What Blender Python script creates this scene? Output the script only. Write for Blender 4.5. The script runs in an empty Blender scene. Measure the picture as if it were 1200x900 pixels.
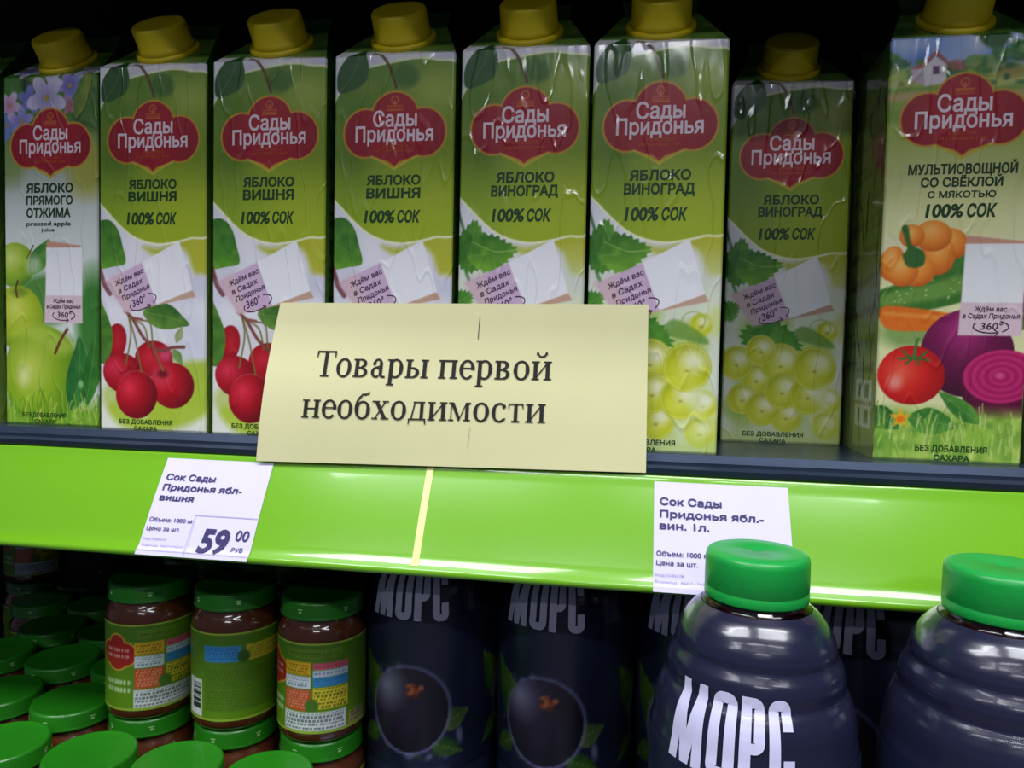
import bpy, bmesh, math, random
import numpy as np
from mathutils import Vector, Matrix, Euler
from mathutils.geometry import delaunay_2d_cdt
random.seed(7); RNG = np.random.default_rng(7)
scene = bpy.context.scene
COL = scene.collection

# ------------------------------------------------------------------ camera
cam_d = bpy.data.cameras.new('camera'); cam = bpy.data.objects.new('camera', cam_d); COL.objects.link(cam)
cam_d.sensor_width = 36.0; cam_d.lens = 862.02 / 1200 * 36.0; cam_d.clip_start = 0.01; cam_d.clip_end = 50
YAW, PIT, ROLL = (math.radians(a) for a in (-9.377, -2.4987, 1.2119))
F = Vector((math.sin(YAW)*math.cos(PIT), math.cos(YAW)*math.cos(PIT), math.sin(PIT)))
R = Vector((math.cos(YAW), -math.sin(YAW), 0)); U = R.cross(F)
R2 = math.cos(ROLL)*R + math.sin(ROLL)*U; U2 = -math.sin(ROLL)*R + math.cos(ROLL)*U
M = Matrix((R2, U2, -F)).transposed().to_4x4(); M.translation = Vector((0.0296, -0.3927, 0.0524))
cam.matrix_world = M
cam_d.dof.use_dof = False
scene.camera = cam

# ------------------------------------------------------------------ world, lights, exposure
scene.view_settings.view_transform = 'Standard'; scene.view_settings.look = 'None'
scene.view_settings.gamma = 1.0; scene.view_settings.exposure = 0.0
scene.view_settings.use_curve_mapping = False
world = bpy.data.worlds.new('world'); scene.world = world; world.use_nodes = True
world.node_tree.nodes['Background'].inputs[0].default_value = (0.62, 0.70, 1.0, 1)
world.node_tree.nodes['Background'].inputs[1].default_value = 0.08
def tube_light(name, x, y, z, length, width, energy, color=(0.93, 0.95, 1.0)):
    l = bpy.data.lights.new(name, 'AREA'); l.shape = 'RECTANGLE'; l.size = length; l.size_y = width
    l.energy = energy; l.color = color
    o = bpy.data.objects.new(name, l); o.location = (x, y, z); COL.objects.link(o); return o
# two rows of ceiling tubes running along the aisle, one nearly over the shelf edge, and one across the aisle
KEY, MID, FAR = 17, 27, 13
for x in (-0.95, 0.75):
    tube_light('tube_or_fill_light', x, -0.68, 1.75, 1.3, 0.10, KEY)
    tube_light('tube_or_fill_light', x, -1.0, 1.75, 1.3, 0.42, MID)
for x in (-1.7, -0.2, 1.3):
    tube_light('tube_or_fill_light', x, -2.3, 1.75, 1.2, 0.12, FAR)
tube_light('tube_or_fill_light', 0.25, -3.7, 1.75, 1.2, 0.12, 22)  # extra far lamp, added to put haze and sheen on the glossy carton tops

# ------------------------------------------------------------------ helpers
def s2l(c):
    c = np.asarray(c, float)
    c = np.where(c > 1.0001, c/255.0, c) if c.max() > 1.0001 else c
    return np.where(c <= 0.04045, c/12.92, ((c+0.055)/1.055)**2.4)
def lin(r, g, b): return tuple(float(v) for v in s2l([r/255, g/255, b/255])) + (1.0,)
def inp(b, n, v):
    if n in b.inputs: b.inputs[n].default_value = v
def mat(name, color=(200, 200, 200), rough=0.5, metal=0.0, coat=0.0, noise=0.0, nscale=40.0, bump=0.0, bscale=60.0,
        trans=0.0, attr=False, ior=1.45, coat_rough=0.08, stretch=(1, 1, 1), spec=0.5, crease=0.0):
    m = bpy.data.materials.new(name); m.use_nodes = True; nt = m.node_tree; b = nt.nodes['Principled BSDF']
    inp(b, 'Roughness', rough); inp(b, 'Metallic', metal); inp(b, 'Coat Weight', coat); inp(b, 'Coat Roughness', coat_rough)
    inp(b, 'Transmission Weight', trans); inp(b, 'IOR', ior); inp(b, 'Specular IOR Level', spec)
    tc = nt.nodes.new('ShaderNodeTexCoord'); mp = nt.nodes.new('ShaderNodeMapping'); mp.inputs['Scale'].default_value = stretch
    nt.links.new(tc.outputs['Object'], mp.inputs['Vector'])
    if attr:
        a = nt.nodes.new('ShaderNodeAttribute'); a.attribute_name = 'Col'; src = a.outputs['Color']
    else:
        rgb = nt.nodes.new('ShaderNodeRGB'); rgb.outputs[0].default_value = lin(*color); src = rgb.outputs[0]
    if noise > 0:
        n = nt.nodes.new('ShaderNodeTexNoise'); n.inputs['Scale'].default_value = nscale; n.inputs['Detail'].default_value = 5
        nt.links.new(mp.outputs[0], n.inputs['Vector'])
        mr = nt.nodes.new('ShaderNodeMapRange'); mr.inputs['From Min'].default_value = 0.3; mr.inputs['From Max'].default_value = 0.7
        mr.inputs['To Min'].default_value = 1-noise; mr.inputs['To Max'].default_value = 1+noise
        nt.links.new(n.outputs['Fac'], mr.inputs['Value'])
        vm = nt.nodes.new('ShaderNodeVectorMath'); vm.operation = 'SCALE'
        nt.links.new(src, vm.inputs[0]); nt.links.new(mr.outputs[0], vm.inputs['Scale']); src = vm.outputs[0]
    nt.links.new(src, b.inputs['Base Color'])
    if bump > 0:
        n2 = nt.nodes.new('ShaderNodeTexNoise'); n2.inputs['Scale'].default_value = bscale; n2.inputs['Detail'].default_value = 3
        nt.links.new(mp.outputs[0], n2.inputs['Vector'])
        bp = nt.nodes.new('ShaderNodeBump'); bp.inputs['Strength'].default_value = bump; bp.inputs['Distance'].default_value = 0.002
        hsrc = n2.outputs['Fac']
        if crease > 0:                                       # sharp fold lines of a laminated carton
            n3 = nt.nodes.new('ShaderNodeTexNoise'); n3.inputs['Scale'].default_value = bscale*1.3; n3.inputs['Detail'].default_value = 1
            mp2 = nt.nodes.new('ShaderNodeMapping'); mp2.inputs['Scale'].default_value = (1.6, 1, .5); mp2.inputs['Rotation'].default_value = (0, .35, 0)
            nt.links.new(tc.outputs['Object'], mp2.inputs['Vector'])
            oi = nt.nodes.new('ShaderNodeObjectInfo'); va = nt.nodes.new('ShaderNodeVectorMath'); va.operation = 'ADD'
            nt.links.new(mp2.outputs[0], va.inputs[0]); nt.links.new(oi.outputs['Location'], va.inputs[1]); nt.links.new(va.outputs[0], n3.inputs['Vector'])
            m1 = nt.nodes.new('ShaderNodeMath'); m1.operation = 'SUBTRACT'; m1.inputs[1].default_value = .5; nt.links.new(n3.outputs['Fac'], m1.inputs[0])
            m2 = nt.nodes.new('ShaderNodeMath'); m2.operation = 'ABSOLUTE'; nt.links.new(m1.outputs[0], m2.inputs[0])
            m3 = nt.nodes.new('ShaderNodeMapRange'); m3.inputs['From Max'].default_value = .035; m3.inputs['To Min'].default_value = crease; m3.inputs['To Max'].default_value = 0; nt.links.new(m2.outputs[0], m3.inputs['Value'])
            m4 = nt.nodes.new('ShaderNodeMath'); m4.operation = 'ADD'; nt.links.new(hsrc, m4.inputs[0]); nt.links.new(m3.outputs[0], m4.inputs[1]); hsrc = m4.outputs[0]
        nt.links.new(hsrc, bp.inputs['Height']); nt.links.new(bp.outputs[0], b.inputs['Normal'])
        if coat > 0: nt.links.new(bp.outputs[0], b.inputs['Coat Normal'])
    return m
def mesh_np(name, V, Fq, mats, colors=None, smooth=False, midx=None):
    """mesh from numpy vertices (n,3) and a list/array of faces; colours are sRGB 0..255 per vertex"""
    me = bpy.data.meshes.new(name)
    V = np.asarray(V, np.float32)
    if isinstance(Fq, np.ndarray):
        k = Fq.shape[1]
        me.vertices.add(len(V)); me.vertices.foreach_set('co', V.ravel())
        me.loops.add(Fq.size); me.loops.foreach_set('vertex_index', Fq.astype(np.int32).ravel())
        me.polygons.add(len(Fq)); me.polygons.foreach_set('loop_start', np.arange(0, Fq.size, k, dtype=np.int32))
        me.polygons.foreach_set('loop_total', np.full(len(Fq), k, np.int32))
    else:
        me.from_pydata([tuple(map(float, v)) for v in V], [], Fq)
    for m in (mats if isinstance(mats, (list, tuple)) else [mats]): me.materials.append(m)
    if midx is not None: me.polygons.foreach_set('material_index', np.asarray(midx, np.int32))
    me.polygons.foreach_set('use_smooth', np.full(len(me.polygons), smooth))
    if colors is not None:
        ca = me.color_attributes.new('Col', 'FLOAT_COLOR', 'POINT')
        c = np.ones((len(V), 4), np.float32); c[:, :3] = s2l(np.clip(colors, 0, 255)/255.0)
        ca.data.foreach_set('color', c.ravel())
    me.update(calc_edges=True); me.validate()
    return me
def obj(name, me, parent=None, loc=None):
    o = bpy.data.objects.new(name, me); COL.objects.link(o)
    if parent is not None: o.parent = parent
    if loc is not None: o.location = loc
    return o
def tag(o, label=None, cat=None, group=None, kind=None):
    for k, v in (('label', label), ('category', cat), ('group', group), ('kind', kind)):
        if v: o[k] = v
    return o
def empty(name, loc=(0, 0, 0), rz=0.0):
    o = bpy.data.objects.new(name, None); o.empty_display_size = 0.02; o.location = loc; o.rotation_euler = (0, 0, rz)
    COL.objects.link(o); return o
def copy_tree(o, parent=None):
    c = o.copy(); COL.objects.link(c)
    if parent is not None: c.parent = parent
    for ch in list(o.children): copy_tree(ch, c)
    return c
def grid_faces(nx, ny, base=0, wrap=False, flip=False):
    i = np.arange(ny-1)[:, None]; j = np.arange(nx if wrap else nx-1)[None, :]
    a = i*nx + j; b = i*nx + (j+1) % nx; c = (i+1)*nx + (j+1) % nx; d = (i+1)*nx + j
    f = np.stack([a, b, c, d], -1).reshape(-1, 4) + base
    return f[:, ::-1] if flip else f
def lathe(prof, n=64, rib=None):
    """prof: list of (r,z) from bottom to top; quads with caps as fans"""
    prof = np.array(prof, float); t = np.arange(n)*2*math.pi/n
    V = []
    for k, (r, z) in enumerate(prof):
        rr = np.full(n, r)
        if rib and rib[0] <= k <= rib[1]: rr = rr - rib[2]*(np.arange(n) % 2)
        V.append(np.stack([rr*np.cos(t), rr*np.sin(t), np.full(n, z)], -1))
    V = np.concatenate(V)
    Fq = grid_faces(n, len(prof), wrap=True)
    return V, Fq
def box_mesh(name, x0, x1, y0, y1, z0, z1, m, bev=0.0):
    bm = bmesh.new()
    bmesh.ops.create_cube(bm, size=1, matrix=Matrix.Translation(((x0+x1)/2, (y0+y1)/2, (z0+z1)/2)) @ Matrix.Diagonal((x1-x0, y1-y0, z1-z0, 1)))
    if bev > 0: bmesh.ops.bevel(bm, geom=bm.edges[:], offset=bev, segments=2, affect='EDGES')
    me = bpy.data.meshes.new(name); bm.to_mesh(me); bm.free(); me.materials.append(m); return me

# ------------------------------------------------------------------ lettering: outlines of Blender's built-in font, filled by winding number
_cache = {}
def contours(text, bold=0.0):
    key = (text, bold)
    if key in _cache: return _cache[key]
    cu = bpy.data.curves.new('t', 'FONT'); cu.body = text
    o = bpy.data.objects.new('t', cu); COL.objects.link(o)
    bpy.context.view_layer.update()
    dg = bpy.context.evaluated_depsgraph_get()
    c = o.evaluated_get(dg).to_curve(dg)
    out = []
    for sp in c.splines:
        pts = []
        if sp.type == 'BEZIER':
            bps = sp.bezier_points; n = len(bps)
            for i in range(n):
                p0, p3 = bps[i], bps[(i+1) % n]
                a, b, cc, d = p0.co.xy, p0.handle_right.xy, p3.handle_left.xy, p3.co.xy
                straight = abs((b-a).cross(d-a)) < 1e-5 and abs((cc-a).cross(d-a)) < 1e-5
                ks = [0] if straight else [0, .25, .5, .75]
                for t in ks: pts.append(a*(1-t)**3 + b*3*t*(1-t)**2 + cc*3*t*t*(1-t) + d*t**3)
        else: pts = [p.co.xy for p in sp.points]
        q = [pts[0]]
        for p in pts[1:]:
            if (p-q[-1]).length > 1e-4: q.append(p)
        if len(q) > 2 and (q[0]-q[-1]).length < 1e-4: q.pop()
        if len(q) > 2: out.append(np.array([tuple(p) for p in q]))
    bpy.data.objects.remove(o); bpy.data.curves.remove(cu)
    area = lambda p: 0.5*np.sum(p[:, 0]*np.roll(p[:, 1], -1) - np.roll(p[:, 0], -1)*p[:, 1])
    if bold:
        def inside(q, p):
            x, y = q; a, b = p, np.roll(p, -1, 0); c = (a[:, 1] > y) != (b[:, 1] > y)
            with np.errstate(all='ignore'): xi = (b[:, 0]-a[:, 0])*(y-a[:, 1])/(b[:, 1]-a[:, 1])+a[:, 0]
            return bool(np.sum(c & (x < xi)) % 2)
        o2 = []
        for p in out:
            holder = [q for q in out if q is not p and abs(area(q)) > abs(area(p)) and inside(p[0]+1e-5, q) and inside(p[len(p)//2]+1e-5, q)]
            sg = 1 if area(max(holder, key=lambda q: abs(area(q))) if holder else p) > 0 else -1
            e = np.roll(p, -1, 0)-p; e /= np.linalg.norm(e, axis=1)[:, None]+1e-9
            n1 = np.stack([e[:, 1], -e[:, 0]], -1)*sg; n0 = np.roll(n1, 1, 0)
            nn = n1+n0; l2 = np.maximum((nn*nn).sum(1), 0.6)[:, None]
            o2.append(p + nn*2/l2*bold)
        out = o2
    _cache[key] = (out, [1 if area(p) > 0 else -1 for p in out]); return _cache[key]
def fill(cont, signs):
    vs, es = [], []
    for p in cont:
        b = len(vs); n = len(p); vs += [Vector((float(x), float(y))) for x, y in p]; es += [(b+i, b+(i+1) % n) for i in range(n)]
    v, e, f, ov, oe, of = delaunay_2d_cdt(vs, es, [], 0, 1e-6)
    v = np.array([tuple(p) for p in v]); f = [list(t) for t in f]
    c = np.array([v[t].mean(0) for t in f]); wn = np.zeros(len(f), int)
    for p in cont:
        a, b = p, np.roll(p, -1, 0)
        for (x0, y0), (x1, y1) in zip(a, b):
            left = (x1-x0)*(c[:, 1]-y0)-(c[:, 0]-x0)*(y1-y0)
            wn += (y0 <= c[:, 1]) & (y1 > c[:, 1]) & (left > 0)
            wn -= (y0 > c[:, 1]) & (y1 <= c[:, 1]) & (left < 0)
    return v, [t for t, w in zip(f, wn) if w != 0]
def text_tris(text, xl, xr, base, cap, bold=0.0, shear=0.0, rot=0.0, capu=0.727):
    """2D triangles of a line of text, left edge xl, right edge xr, baseline base, capital height cap"""
    key = ('T', text, bold)
    if key not in _cache:
        _cache[key] = fill(*contours(text, bold))
    v, f = _cache[key]
    x0, x1 = v[:, 0].min(), v[:, 0].max()
    y = v[:, 1]/capu*cap; x = (v[:, 0]-x0)/(x1-x0)*(xr-xl)
    x = x + y*shear
    c, s = math.cos(rot), math.sin(rot)
    return np.stack([xl + x*c - y*s, base + x*s + y*c], -1), f
class Flat:
    """collects 2D pieces per material and maps them onto a surface"""
    def __init__(s): s.V = []; s.F = []; s.m = []; s.n = 0
    def add(s, v, f, mi=0):
        s.V.append(np.asarray(v, float)); s.F += [[i+s.n for i in t] for t in f]; s.m += [mi]*len(f); s.n += len(v)
    def text(s, *a, mi=0, **k): s.add(*text_tris(*a, **k), mi)
    def rect(s, x0, y0, x1, y1, mi=0): s.add([(x0, y0), (x1, y0), (x1, y1), (x0, y1)], [[0, 1, 2, 3]], mi)
    def stroke(s, pts, w, mi=0):
        p = np.array(pts, float); d = np.gradient(p, axis=0); d /= np.linalg.norm(d, axis=1)[:, None]+1e-12
        n = np.stack([-d[:, 1], d[:, 0]], -1); w = (np.asarray(w)*np.ones(len(p)))[:, None]/2
        k = len(p); s.add(np.concatenate([p+n*w, p-n*w]), [[i, i+k, i+k+1, i+1] for i in range(k-1)], mi)
    def build(s, name, mats, fn, parent=None, up=None, order_z=0.0):
        V = np.concatenate(s.V); P = fn(V)
        me = bpy.data.meshes.new(name)
        Fs = []
        for t in s.F:
            a, b, c = V[t[0]], V[t[1]], V[t[2]]
            cr = (b[0]-a[0])*(c[1]-a[1])-(b[1]-a[1])*(c[0]-a[0])
            Fs.append(t if cr > 0 else t[::-1])
        me.from_pydata([tuple(p) for p in P.tolist()], [], Fs)
        for m in mats: me.materials.append(m)
        me.polygons.foreach_set('material_index', np.array(s.m, np.int32)); me.update()
        return obj(name, me, parent)

# ------------------------------------------------------------------ painting of the flat print (millimetre space, y down)
class Art:
    def __init__(s, X, Y, bg=(225, 225, 232)):
        s.X, s.Y = X, Y; s.C = np.ones(X.shape+(3,))*np.array(bg, float)
    def put(s, a, c):
        a = np.clip(a, 0, 1)[..., None]; c = np.asarray(c, float); s.C = s.C*(1-a) + c*a
    def ell(s, cx, cy, rx, ry, ang=0):
        c, n = math.cos(math.radians(ang)), math.sin(math.radians(ang))
        dx, dy = s.X-cx, s.Y-cy; u = (dx*c+dy*n)/rx; v = (-dx*n+dy*c)/ry
        r = np.sqrt(u*u+v*v); return (r-1)*min(rx, ry)
    def poly(s, pts, smooth=True):
        p = np.array(pts, float)
        if smooth: p = catmull(p)
        d2 = np.full(s.X.shape, 1e9); ins = np.zeros(s.X.shape, bool)
        for i in range(len(p)):
            a, b = p[i], p[(i+1) % len(p)]; e = b-a; L = e@e+1e-12
            wx, wy = s.X-a[0], s.Y-a[1]; t = np.clip((wx*e[0]+wy*e[1])/L, 0, 1)
            d2 = np.minimum(d2, (wx-t*e[0])**2+(wy-t*e[1])**2)
            c = (a[1] > s.Y) != (b[1] > s.Y)
            if abs(e[1]) > 1e-9: ins ^= c & (s.X < e[0]*(s.Y-a[1])/e[1]+a[0])
        d = np.sqrt(d2); return np.where(ins, -d, d)
    def line(s, pts, w, smooth=True):
        p = np.array(pts, float)
        if smooth: p = catmull(p, False)
        d2 = np.full(s.X.shape, 1e9)
        for a, b in zip(p[:-1], p[1:]):
            e = b-a; L = e@e+1e-12; wx, wy = s.X-a[0], s.Y-a[1]; t = np.clip((wx*e[0]+wy*e[1])/L, 0, 1)
            d2 = np.minimum(d2, (wx-t*e[0])**2+(wy-t*e[1])**2)
        return np.sqrt(d2)-w/2
    def fill(s, d, c, soft=0.35, a=1.0): s.put(a*np.clip(0.5-d/(2*soft), 0, 1), c)
    def lerp(s, t, c0, c1): t = np.clip(t, 0, 1)[..., None]; return np.array(c0)*(1-t)+np.array(c1)*t
    def noise(s, sc, seed=0):
        r = np.random.default_rng(seed).random((64, 64))
        x = s.X/sc+7.3; y = s.Y/sc+91.7; i = np.floor(x).astype(int); j = np.floor(y).astype(int)
        fx, fy = x-i, y-j; fx = fx*fx*(3-2*fx); fy = fy*fy*(3-2*fy); g = lambda a, b: r[a % 64, b % 64]
        return (g(i, j)*(1-fx)+g(i+1, j)*fx)*(1-fy)+(g(i, j+1)*(1-fx)+g(i+1, j+1)*fx)*fy
def catmull(p, closed=True, k=5):
    n = len(p); out = []
    rng = range(n) if closed else range(n-1)
    for i in rng:
        if closed: a, b, c, d = p[i-1], p[i], p[(i+1) % n], p[(i+2) % n]
        else: a, b, c, d = p[max(i-1, 0)], p[i], p[i+1], p[min(i+2, n-1)]
        for j in range(k):
            t = j/k; out.append(0.5*((2*b)+(c-a)*t+(2*a-5*b+4*c-d)*t*t+(3*b-a-3*c+d)*t**3))
    if not closed: out.append(p[-1])
    return np.array(out)
def leaf(A, base, tip, width, dark, light, bend=0.0, serr=0.0, vein=(150, 175, 90)):
    b, t = np.array(base, float), np.array(tip, float); ax = t-b; L = np.linalg.norm(ax); ax /= L; n = np.array([-ax[1], ax[0]])
    prof = [(0, 0), (.12, .55), (.35, 1), (.6, .88), (.82, .45), (1, 0)]
    up = [b+ax*L*u+n*(w*width/2+bend*math.sin(u*math.pi)) for u, w in prof]
    dn = [b+ax*L*u-n*(w*width/2-bend*math.sin(u*math.pi)) for u, w in prof[1:-1]][::-1]
    pts = catmull(np.array(up+dn), True, 4)
    if serr > 0:
        c = pts.mean(0); pts = np.array([p+(p-c)/np.linalg.norm(p-c)*(serr if i % 2 else -serr) for i, p in enumerate(pts)])
    d = A.poly(pts, smooth=False)
    u = ((A.X-b[0])*n[0]+(A.Y-b[1])*n[1])/(width/2)
    A.put(np.clip(0.5-d/0.5, 0, 1), A.lerp(0.5+0.35*u+0.5*(A.noise(4, 3)-0.5), dark, light))
    A.fill(A.line([b, b+ax*L*.5+n*bend, t], .35), vein, .3, .55)
def ball(A, cx, cy, rx, ry, dark, mid, light, hl=(-.35, -.35), ang=0, rim=None):
    d = A.ell(cx, cy, rx, ry, ang); u = (A.X-cx)/rx-hl[0]; v = (A.Y-cy)/ry-hl[1]
    r = np.sqrt(u*u+v*v)
    c = np.where((r < .7)[..., None], A.lerp(r/.7, light, mid), A.lerp((r-.7)/.8, mid, dark))
    A.put(np.clip(0.5-d/0.6, 0, 1), c)
    if rim: A.fill(np.abs(d+.5)-.25, rim, .3, .6)
def emblem(A, cx=35.6, dy=0.0):
    Y = dy
    parts = lambda g: np.minimum.reduce([A.ell(cx+.2, 34+Y, 13.2+g, 13.2+g), A.ell(cx-17, 43+Y, 12.3+g, 13+g), A.ell(cx+17, 43+Y, 12.3+g, 13+g),
                                  A.ell(cx, 46+Y, 18+g, 11+g),
                                  A.poly([(cx-19-g, 53+Y), (cx-9, 57+Y+g), (cx-3, 59+Y+g), (cx, 61.5+Y+g*1.5), (cx+3, 59+Y+g), (cx+9, 57+Y+g), (cx+19+g, 53+Y), (cx, 46+Y)], smooth=False)])
    A.fill(parts(1.1), (214, 160, 42), .4)
    # green leaves under the emblem
    A.fill(A.line([(cx-13, 56.2+Y), (cx-6, 59.6+Y), (cx, 63+Y)], 1.0), (214, 190, 60), .4)
    A.fill(A.line([(cx+13, 56.2+Y), (cx+6, 59.6+Y), (cx, 63+Y)], 1.0), (214, 190, 60), .4)
    r = A.lerp(np.hypot(A.X-cx, A.Y-42-Y)/28, (192, 24, 46), (156, 14, 34))
    d = parts(0); A.put(np.clip(0.5-d/0.7, 0, 1), r)
    for k in range(3): A.fill(A.line([(cx-4.4, 28.2+Y+k*1.15), (cx+4.4, 28.2+Y+k*1.15)], .45), (226, 142, 44), .25)
    A.fill(np.abs(A.ell(cx, 24.9+Y, 1.9, 2.1))-.25, (226, 142, 44), .3)
    A.fill(A.line([(cx, 25+Y), (cx, 27.6+Y)], .5), (226, 142, 44), .25)
def apple_base(A):
    A.put(np.ones(A.X.shape), A.lerp(A.noise(14, 1), (205, 204, 222), (232, 232, 238)))
    P = [(-5, 35), (0, 26), (8, 14), (19, 7.5), (35, 4.5), (48, 3), (60, 4.5), (74, 10), (84, 50), (74, 95.5), (60, 100.5), (49, 103), (40, 104), (31, 102.6), (22, 99), (14, 93), (6, 85), (-2, 76), (-9, 60)]
    d = A.poly(P)
    # yellow patch behind
    A.fill(A.poly([(29, 106), (40, 107), (54, 102), (80, 93), (80, 121), (66, 122), (62, 120), (58, 110), (50, 106), (40, 112)]), (176, 180, 40), 2.0, .95)
    A.fill(d-1.2, (238, 240, 205), .5)
    g = A.lerp((A.X*0.35+A.Y*0.75)/85+.25*(A.noise(18, 5)-.5), (88, 132, 30), (154, 176, 30))
    A.put(np.clip(0.5-d/0.7, 0, 1), g)
    ins = np.clip(0.5-d/0.7, 0, 1)
    A.put(ins*.75*np.exp(-((A.X-58)/16)**2-((A.Y-20)/14)**2), (178, 192, 84))
    A.put(ins*.55*np.exp(-((A.X-50)/24)**2-((A.Y-86)/16)**2), (166, 184, 34))
    A.put(ins*.6*np.exp(-((A.X-12)/10)**2-((A.Y-48)/22)**2), (84, 120, 24))
    A.put(ins*.5*np.exp(-((A.X-20)/7)**2-((A.Y-18)/5)**2), (140, 160, 60))
    A.put(ins*.9*np.clip(.5-A.ell(42, 11.5, 7.5, 6.5, 20)/3, 0, 1), (66, 112, 30))
    A.fill(A.line([(22.5, -3), (27, -.5), (32, 6), (36.4, 18)], 1.5), (92, 56, 34), .4)
    A.put(np.clip((-3.0+.10*(A.X-35)-A.Y)/2.5, 0, 1), A.lerp(.4+.5*(A.noise(9, 12)), (34, 74, 30), (110, 146, 60)))
    leaf(A, (3, 20), (16, -8), 17, (22, 66, 26), (46, 100, 34), 3)
def qr_card_tilted(A):
    A.fill(A.poly([(16.7, 145.5), (63.8, 135.5), (60.6, 130), (17, 141)], False), (196, 160, 140), .4)
    A.fill(A.poly([(3.8, 126.6), (28.6, 115.2), (38.4, 140.2), (17, 145.2)], False), (206, 178, 208), .4)
    A.fill(A.poly([(3.8, 126.6), (14, 122), (22, 143.8), (17, 145.2)], False), (214, 184, 186), 2.5, .8)
    A.fill(A.poly([(28.4, 115.3), (52.8, 102.6), (61.6, 131.6), (38.2, 140.4)], False), (236, 236, 242), .35)
def qr_card_upright(A, x0, x1, y0, y1):
    A.fill(A.poly([(x0+1.5, y0), (x1-1, y0+3), (x1-1, y0+6), (x0+1, y0+6)], False), (206, 150, 130), .4)
    A.fill(A.poly([(x0+1.2, y0+5), (x1-.3, y0+5), (x1, y1), (x0-.8, y1)], False), (222, 196, 208), .35)
    A.fill(A.poly([(x0+.9, y0+4.2), (x1-.2, y0+4.2), (x1-.2, y0+34), (x0+.4, y0+34)], False), (238, 238, 242), .35)
def bokeh(A, y0, seed, cols, n=16, r=(5, 11), a=.55):
    g = np.random.default_rng(seed)
    for k in range(n):
        c = cols[g.integers(len(cols))]
        A.fill(A.ell(g.uniform(0, 72), g.uniform(y0, 217), g.uniform(*r), g.uniform(*r)), c, 2.5, a)
def grass(A, y0, seed, cols, n=90):
    g = np.random.default_rng(seed)
    for k in range(n):
        x = g.uniform(-2, 72); y = g.uniform(y0+6, 219); l = g.uniform(5, 12); dx = g.uniform(-3, 3)
        A.fill(A.line([(x, y), (x+dx*.4, y-l*.6), (x+dx, y-l)], .5, False), cols[k % len(cols)], .3, .8)
def art_cherry(A):
    apple_base(A)
    A.put(np.clip((A.Y-150)/60, 0, 1)*.55, (216, 222, 190))
    bokeh(A, 176, 4, [(160, 184, 50), (186, 202, 70), (226, 230, 214)], 14)
    A.fill(A.ell(60, 168, 9, 22), (214, 216, 232), 4, .8)
    A.fill(A.poly([(38, 182), (75, 174), (75, 200), (52, 214), (20, 216), (6, 206), (10, 200), (30, 208)]), (158, 186, 40), 2.5, .85)
    # left leaf and twig
    leaf(A, (-14, 99), (17.4, 115.8), 31, (44, 104, 30), (112, 168, 40), -2, 0, (120, 160, 60))
    A.fill(A.line([(-1, 116), (3, 128), (7, 134)], 3), (120, 70, 78), .5)
    # cherries
    R1, R2, R3 = (104, 6, 18), (176, 14, 30), (216, 50, 76)
    ball(A, 11, 163, 7, 11, R1, (170, 18, 30), (196, 34, 46), (.2, -.1), 10)
    leaf(A, (3, 176.5), (-5, 128), 28, (36, 88, 26), (96, 146, 50), -6)
    ball(A, 36.1, 173, 12.5, 11, R1, R2, (206, 40, 60), (-.2, -.1))
    A.fill(A.ell(44, 170, 4.5, 4.5), (222, 90, 130), 2.5, .7)
    ball(A, 15.5, 182, 13.4, 12, R1, (168, 16, 34), R3, (-.4, -.3), 20)
    ball(A, 48.5, 188.6, 14.2, 13.8, R1, R2, (214, 40, 60), (-.45, -.3))
    A.fill(A.ell(41, 183, 7, 6.5), (198, 60, 80), 2.5, .6); A.fill(A.ell(42, 181.8, 3.4, 2.4), (90, 8, 18), 1.2, .8)
    ball(A, 24.7, 194.8, 13.8, 14.6, (92, 4, 16), (166, 12, 28), (222, 46, 72), (-.35, -.3), 10)
    A.fill(np.abs(A.ell(24.7, 194.8, 13.6, 14.4, 10))-.3, (226, 120, 130), .35, .45*np.clip((192-A.Y)/10, 0, 1))
    for pts in ([(18.5, 145), (21, 158), (17.5, 177)], [(19.5, 147), (24, 162), (28, 181)], [(22, 149), (30, 154), (33, 166)], [(28, 150), (34, 152), (36, 166), (42.5, 180)]):
        A.fill(A.line(pts, .95), (118, 112, 50), .35)
    A.fill(A.line([(17, 144.5), (22, 149), (30, 161), (40, 168), (48, 166), (56, 165.5)], 1.9), (128, 70, 62), .4)
    A.fill(A.line([(22, 148.5), (28, 149.5)], 1.6), (140, 80, 70), .4)
    leaf(A, (29, 145), (59.5, 152.2), 15.5, (44, 96, 30), (116, 156, 60), -1)
    leaf(A, (51, 163), (55, 153), 5, (150, 160, 110), (176, 180, 130)); leaf(A, (49, 167), (55, 176), 5.5, (90, 136, 60), (130, 164, 90))
    qr_card_tilted(A); emblem(A)
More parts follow.
